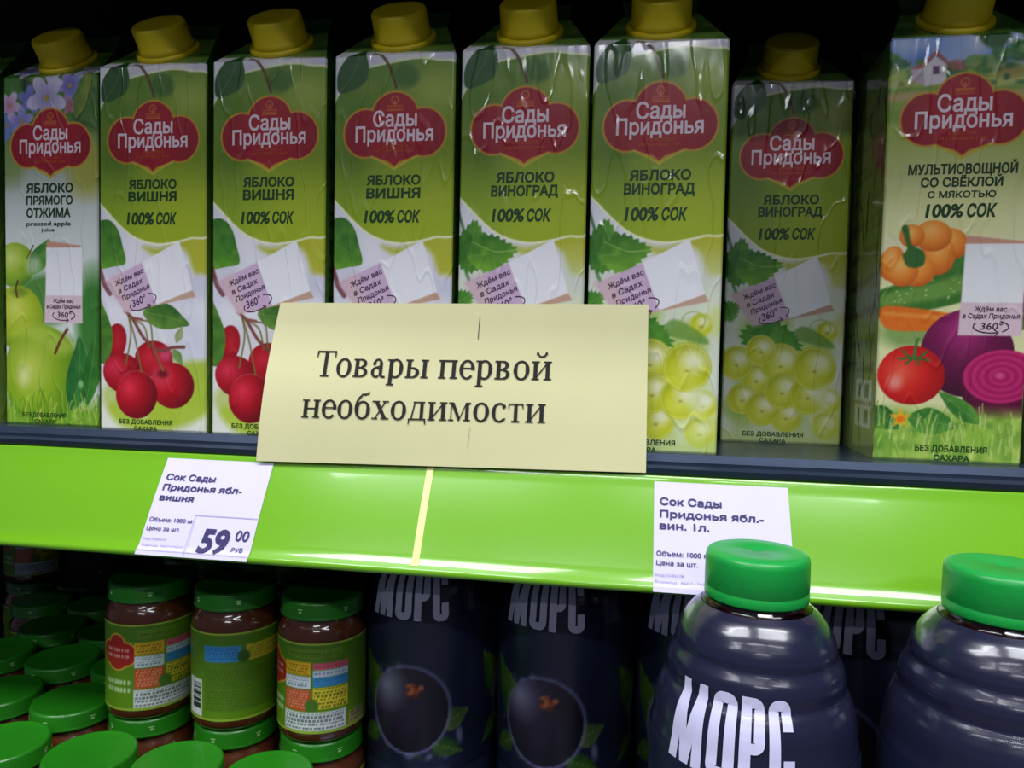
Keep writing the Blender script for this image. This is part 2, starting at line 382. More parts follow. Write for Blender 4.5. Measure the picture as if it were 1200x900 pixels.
def art_grape(A):
    apple_base(A)
    A.fill(A.poly([(-5, 118), (80, 118), (80, 225), (-5, 225)], False), (214, 222, 196), 14, .9)
    bokeh(A, 135, 9, [(170, 194, 70), (196, 212, 90), (222, 228, 200), (150, 184, 60)], 24, (5, 12), .55)
    A.fill(A.line([(-3, 78), (3, 98), (9, 105)], 1.6), (64, 110, 60), .5); A.fill(A.line([(-2, 98), (5, 122), (10, 130)], 1.8), (92, 136, 90), .6)
    leaf(A, (6, 121), (9, 92), 22, (36, 96, 24), (96, 158, 40), 0, .9); leaf(A, (5, 112), (33, 108), 21, (52, 112, 28), (124, 176, 46), 0, .9)
    A.fill(A.line([(8, 104), (20, 109), (32, 108.6)], .5), (170, 200, 110), .3, .7)
    leaf(A, (-4, 140), (9, 132), 13, (50, 120, 30), (100, 160, 50), 0, .8)
    leaf(A, (10, 150), (46, 158), 26, (52, 124, 30), (92, 160, 46), 0, 1.6); leaf(A, (30, 146), (40, 168), 18, (60, 130, 34), (110, 170, 56), 0, 1.2)
    def grape(x, y, r, a=1):
        ball(A, x, y, r, r*1.05, (150, 158, 18), (194, 200, 34), (216, 222, 90), (-.1, .3))
        A.fill(np.abs(A.ell(x, y, r*.93, r*.98))-.4, (226, 232, 130), .5, .6)
        A.fill(A.ell(x+r*.25, y-r*.3, r*.5, r*.42, 20), (238, 240, 214), r*.28, .85)
        A.fill(A.ell(x, y+r*.15, 1.1, .8), (140, 120, 30), .5, .5)
    for x, y, r in ((60, 148, 6), (20, 178, 9), (8, 168, 10), (62, 190, 7.5), (61, 205, 8), (12, 190, 9), (34, 168, 12), (22, 160, 9), (38, 200, 9.5), (24, 196, 10), (35.5, 184.5, 10.5), (50.5, 187, 10.8), (53.5, 170.5, 12.6)): grape(x, y, r)
    A.fill(A.poly([(46, 145), (60, 152), (64, 158), (52, 156), (40, 152)]), (92, 140, 44), .8, .7)
    A.fill(np.abs(A.ell(56, 146, 6, 5))-.2, (130, 170, 60), .3, .8)
    A.fill(A.ell(60, 188, 6, 7), (230, 236, 220), 3, .6); A.fill(A.ell(60, 205, 7, 7), (214, 226, 150), 3, .5)
    A.put(np.clip((A.Y-204)/9, 0, 1)*.6, (176, 200, 96))
    qr_card_tilted(A); emblem(A)
def art_veg(A):
    A.put(np.ones(A.X.shape), A.lerp((A.Y-30)/60, (150, 178, 60), (226, 226, 170)))
    A.fill(A.poly([(-5, 52), (80, 52), (80, -50), (-5, -50)], False), (168, 188, 84), 6)
    sky = A.lerp(A.noise(9, 2)*1.3-.2+.0*A.X, (70, 116, 206), (196, 208, 236)); A.put(np.clip((17-A.Y)/5, 0, 1), sky)
    g = np.random.default_rng(5)
    for k in range(46):
        x = g.uniform(-2, 74); y = 15+g.uniform(-5, 4)-(6 if x > 46 else 0)-(4 if x < 12 else 0); c = [(40, 92, 40), (74, 130, 54), (110, 156, 66), (52, 110, 60)][k % 4]
        A.fill(A.ell(x, y, g.uniform(2, 4.5), g.uniform(1.5, 3.5)), c, .8, .9)
    for y, c in ((22, (196, 198, 120)), (25, (120, 160, 60)), (28, (206, 170, 120)), (32, (140, 172, 70)), (37, (120, 160, 56))):
        A.fill(A.poly([(-4, y), (20, y-1.5), (45, y+1), (75, y-2), (75, y+5), (-4, y+5)]), c, 1.2, .85)
    # house
    A.fill(A.poly([(15, 13), (27, 13), (27, 22.5), (17, 24)], False), (226, 218, 224), .4); A.fill(A.poly([(10, 15), (15.5, 13), (17, 24), (11, 21)], False), (196, 176, 190), .4)
    A.fill(A.poly([(9, 14.8), (16, 12.2), (21.5, 6), (28.5, 12.6), (27, 13.2), (21.3, 8.4), (16, 15)], False), (170, 88, 80), .4)
    A.fill(A.poly([(16, 14.8), (21.4, 9), (26.5, 13.5)], False), (222, 214, 222), .4)
    A.fill(A.poly([(20.5, 14), (23.5, 14), (23.5, 18), (20.5, 18)], False), (110, 66, 120), .4)
    A.fill(A.ell(32, 14, 5, 2.6), (176, 92, 90), 1, .8); A.fill(A.ell(56, 18, 8, 3), (150, 110, 60), 1.5, .6)
    A.fill(A.poly([(38, -6), (50, -12), (56, 2), (46, 6)]), (40, 92, 36), 1); A.fill(A.poly([(60, -4), (76, -10), (76, 8), (66, 6)]), (54, 104, 40), 1)
    for k in range(40):
        x = g.uniform(-2, 30) if k % 2 else g.uniform(42, 74); y = g.uniform(10, 24)
        if 9 < x < 29 and y < 24: x += 24
        A.fill(A.ell(x, y, g.uniform(1, 2.6), g.uniform(.8, 2)), [(38, 96, 44), (96, 150, 60), (60, 120, 60), (140, 150, 70)][k % 4], .6, .85)
    A.put(np.clip((-1.5-A.Y)/2.5, 0, 1), A.lerp(.4+.5*(A.noise(8, 12)), (30, 70, 30), (96, 136, 56)))
    A.put(np.exp(-((A.X-36)/26)**2-((A.Y-82)/20)**2)*.8, (228, 228, 160))
    A.put(np.clip((A.Y-98)/10, 0, 1)*np.clip((124-A.Y)/10, 0, 1)*.5, (236, 226, 220))
    # cucumber, pepper, carrot, leaves
    leaf(A, (20, 118), (44, 108), 16, (30, 90, 30), (70, 140, 60)); A.fill(A.ell(14, 150, 14, 8), (110, 150, 70), 3, .8)
    A.fill(A.poly([(-6, 140), (0, 128), (20, 122), (44, 115), (46, 130), (24, 138), (4, 142)]), (60, 116, 38), .6)
    A.put(np.clip(.5-A.poly([(-4, 137), (2, 130), (22, 125), (44, 119), (44, 126), (24, 133)])/3, 0, 1)*.8, (120, 164, 72))
    for k in range(46): A.fill(A.ell(g.uniform(0, 42), g.uniform(121, 139), .5, .5), (206, 216, 150), .3, .7*(g.random() > .3))
    O1, O2 = (196, 84, 8), (238, 142, 44)
    for x, y, rx, ry, an in ((32, 104, 9, 8, 20), (27, 110, 8, 10, 0), (5, 114, 6, 9, 10), (17, 118, 9, 8, 0), (10, 118, 8, 8, 0), (24, 100, 9, 8, 0), (14, 100, 6, 6, 0)): ball(A, x, y, rx, ry, O1, O2, (248, 188, 104), (-.1, -.35), an)
    A.fill(A.poly([(9, 96), (12, 95), (14, 104), (20, 108), (20, 115), (13, 116), (10, 110), (12, 106)]), (52, 104, 40), .5)
    A.fill(A.poly([(0, 139), (6, 136), (30, 139), (44, 142), (44, 148), (22, 149), (4, 148)]), (226, 112, 22), .6)
    A.fill(A.line([(3, 140), (30, 142)], 1.5), (244, 170, 90), 1.2, .7)
    # beet, slice, tomato
    ball(A, 42.5, 160, 22, 22.5, (62, 10, 40), (112, 16, 72), (176, 50, 126), (-.1, -.55)); A.fill(A.line([(58, 142), (72, 128)], 5), (170, 40, 110), 1); leaf(A, (60, 150), (76, 128), 12, (140, 30, 90), (80, 130, 50))
    ball(A, 59, 178, 18.4, 17, (58, 8, 36), (98, 14, 56), (130, 20, 70), (0, -.2))
    d = A.ell(59, 171.5, 17.8, 13.6, -5); A.fill(d, (170, 20, 90), .5)
    A.fill(np.where(d < 0, np.sin(d*2.1)*.5, 1), (206, 50, 120), .5, .75); A.fill(A.ell(58, 171, 2, 1.6), (220, 90, 150), .8, .8)
    ball(A, 16.5, 172, 16.2, 15.4, (150, 10, 14), (214, 30, 24), (240, 96, 70), (-.3, -.1)); A.fill(A.ell(9, 176, 3.4, 4, 20), (250, 190, 180), 2, .6)
    for a in range(7):
        t = a*math.tau/7+.3; A.fill(A.line([(17.5, 163), (17.5+4*math.cos(t), 163+1.6*math.sin(t)), (17.5+7.5*math.cos(t), 163+3.6*math.sin(t)-(0 if math.sin(t) > 0 else 1.5))], 1.1), (54, 110, 44), .35)
    A.fill(A.line([(17.5, 163), (18.5, 155), (19.5, 153)], 1.3), (70, 120, 60), .35)
    # grass, leaves and flower
    A.put(np.clip((A.Y-186)/8, 0, 1), A.lerp(A.noise(4, 8), (106, 156, 50), (176, 206, 90)))
    leaf(A, (16, 194), (40, 198), 14, (44, 112, 40), (96, 156, 60)); leaf(A, (-4, 190), (12, 200), 12, (40, 100, 40), (80, 140, 50)); leaf(A, (50, 196), (30, 180), 9, (44, 112, 40), (96, 156, 60))
    A.fill(A.ell(49, 203, 9, 5), (150, 196, 70), 1.5, .8)
    grass(A, 190, 3, [(190, 214, 110), (130, 176, 60), (214, 228, 150), (96, 150, 44)], 120)
    ball(A, 59, 180, 17.6, 14.6, (58, 8, 36), (98, 14, 56), (130, 20, 70), (0, -.2)) if False else None
    st = []
    for k in range(10):
        t = -math.pi/2+k*math.pi/5; r = 5.6 if k % 2 == 0 else 2.4; st.append((12.3+r*math.cos(t), 194.5+r*math.sin(t)))
    A.fill(A.poly(st, False), (240, 178, 30), .5); A.fill(A.ell(12.3, 195, 1.8, 1.8), (240, 120, 20), .6)
    qr_card_upright(A, 38.6, 67.4, 100, 150.8); emblem(A, 35.8, -2.2)
def art_apple(A):
    A.put(np.ones(A.X.shape), A.lerp((A.Y-20)/60, (70, 118, 40), (214, 220, 216)))
    A.fill(A.poly([(-5, 62), (20, 58), (80, 66), (80, 106), (40, 110), (-5, 104)]), (216, 224, 222), 7, .8)
    A.fill(A.ell(62, 56, 14, 18), (188, 188, 66), 5, .85); A.fill(A.ell(5, 54, 10, 12), (132, 160, 70), 5, .7)
    g = np.random.default_rng(11)
    for k in range(40): A.fill(A.ell(g.uniform(0, 70), g.uniform(-38, 30), g.uniform(2, 6), g.uniform(2, 5)), [(36, 84, 34), (60, 112, 40), (100, 140, 50), (28, 60, 40)][k % 4], 1.5, .8)
    def flower(x, y, r, c1, c2, a0):
        for k in range(5):
            t = a0+k*math.tau/5; px, py = x+r*.62*math.cos(t), y+r*.62*math.sin(t)
            A.fill(A.ell(px, py, r*.55, r*.36, math.degrees(t)), A.lerp(np.hypot(A.X-x, A.Y-y)/r, c2, c1), .5, .95)
        A.fill(A.ell(x, y, r*.16, r*.16), (170, 150, 70), .5)
    W, B, P_ = (214, 206, 240), (130, 130, 214), (214, 130, 190)
    for x, y, r, c1, c2, a0 in ((3, 29, 8, (110, 150, 226), B, .4), (20, 14, 8, B, (100, 100, 200), 1), (5, 17, 8, W, P_, .2), (14, 27, 8, (170, 160, 226), B, .9), (50, 6, 9, (160, 160, 226), (96, 84, 180), .5), (38, 4, 6, W, (170, 160, 220), 0), (49, 18, 5, (200, 130, 160), (150, 80, 110), .8), (32.5, 13, 13, W, (150, 140, 200), .35), (14, -10, 9, W, B, .3), (44, -16, 8, (190, 190, 230), B, .9), (60, -6, 8, (190, 200, 226), B, .2)): flower(x, y, r, c1, c2, a0)
    leaf(A, (54, 26), (64, -6), 11, (70, 110, 40), (150, 166, 60), 1); leaf(A, (54, 30), (70, 34), 8, (60, 96, 30), (140, 160, 70)); A.fill(A.line([(66, 4), (62, 18), (54, 30), (58, 40)], 1), (60, 80, 34), .4)
    # apples
    G0, G1, G2 = (70, 120, 22), (140, 178, 30), (206, 220, 96)
    ball(A, 8, 116, 15, 14, (90, 140, 30), (156, 190, 50), (214, 226, 130), (-.2, -.3)); A.fill(A.line([(17, 112), (22, 104)], 1), (96, 74, 30), .4)
    leaf(A, (20, 122), (34, 100), 13, (44, 110, 34), (110, 170, 60)); A.fill(A.ell(22, 116, 5, 6), (230, 236, 226), 3, .6)
    A.fill(A.ell(30, 138, 22, 16), (60, 124, 34), 3, .85)
    ball(A, 10, 149, 19, 20, (110, 150, 26), (168, 190, 40), (214, 222, 100), (-.1, -.3)); A.fill(A.ell(11, 133, 6, 3), (96, 130, 30), 1.5, .7); A.fill(A.line([(9.5, 136), (8.5, 131), (10, 126)], 1.3), (92, 50, 26), .35)
    A.put(np.clip((A.Y-196)/12, 0, 1), (120, 168, 44)); A.fill(A.ell(66, 150, 12, 30), (44, 116, 30), 4, .9)
    ball(A, 27.5, 185, 28.5, 31.5, G0, G1, G2, (-.3, -.15))
    A.fill(A.ell(40, 164, 13, 6, 12), (110, 156, 30), 2.5, .7); A.fill(A.poly([(4, 160), (22, 153), (40, 158), (52, 168), (38, 172), (20, 162)]), (196, 214, 86), 3, .6)
    A.fill(A.ell(14, 186, 4, 6), (232, 238, 180), 3, .7)
    A.fill(A.line([(38, 171), (42, 163), (47, 156)], 1.9), (110, 60, 30), .4)
    leaf(A, (50, 207), (56, 160), 18, (24, 92, 36), (60, 134, 56), 3); leaf(A, (60, 205), (68, 158), 12, (30, 96, 30), (70, 140, 50), 1)
    A.fill(A.ell(57, 190, 2, 2.4), (150, 206, 140), .8, .8)
    grass(A, 198, 6, [(170, 200, 60), (100, 156, 40), (206, 220, 110), (70, 130, 30)], 110)
    qr_card_upright(A, 30.8, 58.4, 101, 152); emblem(A, 33.2, -.8) if False else emblem(A, 35.2, -.8)
def art_side(A, tint):
    A.put(np.ones(A.X.shape), A.lerp(A.Y/200+.2*(A.noise(10, 4)-.5), tint[0], tint[1]))
    rows = (np.floor(A.Y/2.3).astype(int)); m = ((A.Y/2.3) % 1 < .5) & (A.X > 6) & (A.X < 62) & (A.Y > 22) & (A.Y < 172)
    m &= np.sin(A.X*3.1+rows*1.7)+.6*np.sin(A.X*7.7+rows) > -.4
    A.put(m*.7, tint[2])
    for y0, y1 in ((176, 188), (190, 202)):
        A.fill(A.poly([(8, y0), (40, y0), (40, y1), (8, y1)], False), (206, 214, 206), .4, .8)
        b = (np.sin(A.X*5.2)+np.sin(A.X*9.1) > .2) & (A.X > 11) & (A.X < 36) & (A.Y > y0+2) & (A.Y < y1-2); A.put(b*.8, tint[2])

# ------------------------------------------------------------------ materials
m_print = mat('printed_carton', attr=True, rough=0.40, coat=0.9, coat_rough=0.10, bump=0.8, bscale=34, stretch=(1.0, 1.0, 0.30), crease=.16)
m_white_ink = mat('white_ink', (248, 226, 240), rough=0.40, coat=0.9, coat_rough=.1, bump=0.8, bscale=34, stretch=(1.0, 1.0, 0.30), crease=.16)
m_green_ink = mat('dark_green_ink', (22, 62, 26), rough=0.4, coat=0.4)
m_orange_ink = mat('orange_ink', (206, 96, 34), rough=0.4)
m_violet_ink = mat('violet_ink', (66, 34, 70), rough=0.5)
m_cap = mat('yellow_cap_plastic', (196, 176, 16), rough=0.42, noise=.04, nscale=60)
m_steel = mat('dark_slate_shelf_steel', (52, 64, 84), rough=0.28, metal=0.55, noise=.08, nscale=30)
m_dark = mat('dark_powder_coat', (22, 27, 30), rough=0.6, noise=.1, nscale=20)
m_rail = mat('green_rail_plastic', (112, 174, 30), rough=0.24, coat=0.8, coat_rough=0.06, noise=.035, nscale=9, stretch=(.35, 1, 3))
m_strip = mat('pale_strip', (226, 228, 150), rough=0.5, noise=.03)
m_paper = mat('cream_paper', (226, 222, 172), rough=0.85, noise=.03, nscale=14, bump=.15, bscale=18)
m_black = mat('black_ink', (38, 36, 34), rough=0.8)
m_label = mat('price_label_paper', (206, 200, 232), rough=0.6, noise=.015)
m_navy = mat('navy_ink', (44, 36, 92), rough=0.6)
m_grey = mat('faint_grey_ink', (150, 144, 176), rough=0.6)
m_lid = mat('green_lid', (30, 112, 18), rough=0.34, coat=.3, noise=.05, nscale=60)
m_lidmark = mat('pale_lid_mark', (150, 200, 130), rough=.5)
m_puree = mat('jar_glass_over_puree', (84, 44, 24), rough=0.16, coat=1.0, coat_rough=.03, noise=.12, nscale=120)
m_jlabel = mat('printed_jar_label', attr=True, rough=0.45, coat=.25)
m_bcap = mat('green_bottle_cap', (22, 150, 62), rough=0.36, noise=.03, nscale=80, bump=.08, bscale=300)
m_bottle = mat('dark_juice_bottle', (30, 31, 54), rough=0.25, coat=.6, coat_rough=.12, noise=.08, nscale=30, bump=.12, bscale=30, stretch=(1, 1, 3))
m_neck = mat('clear_neck_plastic', (220, 225, 235), rough=0.05, trans=1.0, ior=1.4)
m_liquid = mat('dark_red_liquid', (70, 22, 26), rough=0.1, coat=.5)
m_sleeve = mat('printed_bottle_sleeve', attr=True, rough=0.4, coat=.5, coat_rough=.22, bump=.12, bscale=30)
m_sleeve_ink = mat('lavender_white_ink', (206, 204, 236), rough=0.35, coat=.3)
m_floor = mat('floor_tile', (96, 94, 92), rough=.4, noise=.06, nscale=3)

# ------------------------------------------------------------------ the setting
fl = obj('floor', box_mesh('floor', -6, 6, -7, .62, -1.13, -1.08, m_floor)); tag(fl, kind='structure')
bw = obj('wall_back', box_mesh('wall_back', -6, 6, .5, .56, -1.08, 1.9, m_dark)); tag(bw, kind='structure')

# ------------------------------------------------------------------ shelving unit
H = 0.2166; ZL = -0.271                                  # carton front height, top of the lower shelf
X0, X1 = -1.2, 1.2
def shelf_thing(name, z, label, cat):
    return tag(empty(name, (0, .3, z)), label, cat)
frame = shelf_thing('shelving_frame', -1.08, 'dark metal back panel and uprights carrying the shelves', 'shelving')
mid = shelf_thing('middle_shelf', -.03, 'slate coloured shelf holding the juice cartons, with bright green price rail', 'shelf')
low = shelf_thing('lower_shelf', ZL-.03, 'deep shelf under the puree jars and dark bottles', 'shelf')
upp = shelf_thing('upper_shelf', .30, 'shelf just above the juice cartons that shades their tops', 'shelf')
def up(name, me, parent):
    o = obj(name, me, parent)
    if parent in (frame, mid, low, upp): o.location = tuple(-v for v in parent.location)
    return o
def extr(name, prof, m, x0=X0, x1=X1, smooth=False, closed=True):
    p = np.array(prof, float); n = len(p)
    V = np.concatenate([np.column_stack([np.full(n, x0), p]), np.column_stack([np.full(n, x1), p])])
    Fq = [[i, (i+1) % n, n+(i+1) % n, n+i] for i in range(n if closed else n-1)] + [list(range(n))[::-1], [n+i for i in range(n)]]
    me = mesh_np(name, V, Fq, m, smooth=False)
    bm = bmesh.new(); bm.from_mesh(me); bmesh.ops.recalc_face_normals(bm, faces=bm.faces); bm.to_mesh(me); bm.free(); return me
sb = up('shelf_board', extr('shelf_board', [(.004, -.004), (.006, 0), (.42, 0), (.42, -.03), (.01, -.03), (.004, -.012)], m_steel), mid)
lip = up('shelf_lip', extr('shelf_lip', [(-.001, -.0095), (-.0015, -.0070), (.0005, -.0055), (.004, -.0065), (.004, -.0115), (.0005, -.0115)], m_steel), sb)
up('shelf_board', extr('shelf_board', [(-.17, ZL), (.42, ZL), (.42, ZL-.03), (-.17, ZL-.03)], m_steel), low)
SHY, SHZ = -.098, .300
up('shelf_board', extr('shelf_board', [(SHY, SHZ), (.42, SHZ), (.42, SHZ+.03), (SHY, SHZ+.03)], m_dark), upp)
up('back_panel', box_mesh('back_panel', X0, X1, .421, .435, -1.08, 1.2, m_dark), frame)
for x in (X0, X1): up('upright', box_mesh('upright', x-.02+(.021 if x > 0 else -.021), x+.02+(.021 if x > 0 else -.021), .38, .435, -1.08, 1.2, m_dark), frame)
up('base_plinth', box_mesh('base_plinth', X0, X1, -.1, .42, -1.08, -.98, m_dark), frame)
# price rail: a tilted green face with a rounded bottom roll and a thin top edge
fy, fz = -.0304, -.0526; L = math.hypot(fy, fz); dv = np.array([fy, fz])/L; nv = np.array([dv[1], -dv[0]])   # nv points out of the face
if nv[0] > 0: nv = -nv
P0 = np.array([0, -.011])
front = [P0+np.array([.0008, .0006]), P0+dv*.0006+nv*.0004]
front += [P0+dv*(L*t)+nv*(.0007*math.sin(math.pi*t)) for t in np.linspace(.03, .92, 10)]
c = P0+dv*(L-.0022)+nv*(-.0010)
front += [c+.0026*(nv*math.cos(a)+dv*math.sin(a)) for a in np.linspace(-.15, 2.4, 10)]
back = [P0+dv*(L*t)-nv*.0022 for t in (.9, .5, .03)]
rail = up('price_rail', extr('price_rail', front+back, m_rail, smooth=True), mid)
for p in rail.data.polygons: p.use_smooth = len(p.vertices) == 4
def on_rail(xo, lift=.0003):
    def fn(V):
        a, b = V[:, 0]/1000, V[:, 1]/1000; t = b/L
        out = np.zeros((len(V), 3)); bulge = .0007*np.sin(np.pi*np.clip(t, 0, 1))+lift+.0013*np.clip((t-.915)/.04, 0, 1)
        out[:, 0] = xo+a; out[:, 1] = P0[0]+dv[0]*b+nv[0]*bulge; out[:, 2] = P0[1]+dv[1]*b+nv[1]*bulge
        return out
    return fn
def rail_sheet(name, x0, x1, b0, b1, m, xo, lift, parent=None):
    nb = 48; f = Flat(); bs = np.linspace(b0, b1, nb)
    v = [(x0, b) for b in bs]+[(x1, b) for b in bs]; f.add(v, [[i, nb+i, nb+i+1, i+1] for i in range(nb-1)])
    o = f.build(name, [m], on_rail(xo, lift), parent)
    md = o.modifiers.new('thickness', 'SOLIDIFY'); md.thickness = .00012; md.offset = 1
    return o
js = rail_sheet('joint_strip', -81.6, -77.7, 1.2, 56.5, m_strip, 0, .00025, rail)

# ------------------------------------------------------------------ price labels on the rail
def price_label(xo, b0, b1, w, label, lines, rules):
    root = tag(empty('price_label', (xo, P0[0], P0[1]-.03)), label, 'price tag', 'price labels on the green rail')
    sh = rail_sheet('paper_slip', .8, w, b0, b1, m_label, xo, .0004); sh.parent = root; sh.location = tuple(-v for v in root.location)
    f = Flat()
    for (t, xl, xr, base, cap, mi, sh_, bo) in lines:
        v, fc = text_tris(t, xl, xr, 0, cap, bold=bo, shear=sh_); v[:, 1] = base-v[:, 1]; f.add(v, fc, mi)
    for x0, y0, x1, y1 in rules: f.rect(x0, y0, x1, y1, 1)
    o = f.build('printed_text', [m_navy, m_grey], on_rail(xo, .0009), root); o.location = sh.location
    me = o.data; bm = bmesh.new(); bm.from_mesh(me); bmesh.ops.reverse_faces(bm, faces=bm.faces); bm.to_mesh(me); bm.free()
    return root
price_label(-.2390, 3.7, 60.9, 67.2, 'white price label with large 59 00 on the left of the green rail',
    [('Сок Сады', 4.3, 35, 17.2, 3.7, 0, .05, .022), ('Придонья ябл-', 4.3, 53, 23.4, 3.6, 0, .05, .022), ('вишня', 4.4, 25.4, 29.5, 3.5, 0, .05, .022),
     ('Объем: 1000 м', 2.6, 28.6, 41.8, 2.3, 0, 0, .012), ('Цена за шт.', 2.6, 23, 46.9, 2.3, 0, 0, .012),
     ('59', 36, 52.6, 57.2, 13.2, 0, .12, .035), ('00', 56.5, 64.4, 49.8, 6, 0, .06, .012), ('РУБ', 56.2, 62.9, 56, 2.4, 0, .05, .012),
     ('Код 5542014', 2.2, 15.8, 52.2, 1.2, 1, 0, 0), ('Баркод: 4607174577', 2.6, 28, 55.8, 1.2, 1, 0, 0)],
    [(29.6, 37, 29.9, 60), (29.6, 36.9, 67, 37.2), (1.2, 58.2, 66.8, 58.4)])
price_label(.0410, 3.6, 60.9, 67.6, 'white price label partly behind a green bottle cap, right part of the rail',
    [('Сок Сады', 3.8, 34.6, 16.3, 3.9, 0, 0, .022), ('Придонья ябл.-', 3.8, 54.8, 22.9, 3.7, 0, 0, .022), ('вин. 1л.', 3.7, 28.3, 29.1, 3.7, 0, 0, .022),
     ('Объем: 1000 мл', 2.3, 30, 42.8, 2.4, 0, 0, .012), ('Цена за шт.', 2.3, 22.3, 47.5, 2.4, 0, 0, .012),
     ('Код 5143178', 2, 15.5, 52.9, 1.3, 1, 0, 0), ('Баркод: 4607174577', 2, 29, 56.2, 1.3, 1, 0, 0),
     ('62', 38, 52.6, 57.2, 13.2, 0, .12, .035)] [:7],
    [])

# ------------------------------------------------------------------ cream paper sign with hand-built serif lettering
BL_, BR_, TR_, TL_ = (np.array(v) for v in ((-.1772, -.0175, -.0143), (.0374, -.0030, -.0098), (.0363, .0052, .0790), (-.1722, .0052, .0779)))
BL_ = np.array((-.1816, -.0045, -.0128)); BR_ = np.array((.0374, -.0018, -.0096))
def on_paper(lift):
    def fn(V):
        s, t = V[:, 0:1], V[:, 1:2]
        P = (BL_*(1-s)+BR_*s)*(1-t)+(TL_*(1-s)+TR_*s)*t
        P[:, 1] += (-.0030*np.sin(math.pi*np.clip(t[:, 0], 0, 1))*np.clip(1-s[:, 0]*1.1, 0, 1)) - .0012*np.sin(math.pi*np.clip(t[:, 0], 0, 1)) - lift
        return P
    return fn
sign = tag(empty('paper_sign', tuple(float(v) for v in (BL_+BR_)/2)), 'cream paper sign with black serif lettering standing behind the green rail', 'sign')
f = Flat(); nx, ny = 60, 30
gx, gy = np.meshgrid(np.linspace(0, 1, nx), np.linspace(0, 1, ny)); f.add(np.stack([gx.ravel(), gy.ravel()], -1), grid_faces(nx, ny).tolist())
inv = tuple(-v for v in sign.location)
ps = f.build('paper_sheet', [m_paper], on_paper(0), sign); ps.location = inv
md = ps.modifiers.new('thickness', 'SOLIDIFY'); md.thickness = .00015; md.offset = -1; md.use_even_offset = True
# serif glyphs: unit = x-height 1.0, capital 1.42 ; each glyph returns (advance, pieces)
ST, TH, SE = .225, .092, .072                              # stem, thin stroke, serif thickness
def ring(cx, cy, rx, ry, t0, t1, wmax=ST, wmin=TH, n=28):
    """a bowl or arc whose stroke is thick at its sides and thin at top and bottom; angles in degrees"""
    a = np.radians(np.linspace(t0, t1, n)); w = wmin+(wmax-wmin)*np.abs(np.cos(a))**1.3
    o = np.stack([cx+rx*np.cos(a), cy+ry*np.sin(a)], -1); i = np.stack([cx+(rx-w)*np.cos(a), cy+(ry-np.minimum(w, wmin+.02))*np.sin(a)], -1)
    return (np.concatenate([o, i]), [[k, k+1, n+k+1, n+k] for k in range(n-1)])
def box(x0, y0, x1, y1): return (np.array([(x0, y0), (x1, y0), (x1, y1), (x0, y1)]), [[0, 1, 2, 3]])
def quad(*p): return (np.array(p, float), [list(range(len(p)))])
def dot(x, y, r, n=14): a = np.arange(n)*math.tau/n; return (np.stack([x+r*np.cos(a), y+r*np.sin(a)], -1), [list(range(n))])
def stem(x, y0=0, y1=1, top=True, bot=True, w=ST, e=.11):
    r = [box(x, y0, x+w, y1)]
    if bot: r.append(box(x-e, y0, x+w+e, y0+SE))
    if top: r.append(box(x-e, y1-SE, x+w+e, y1))
    return r
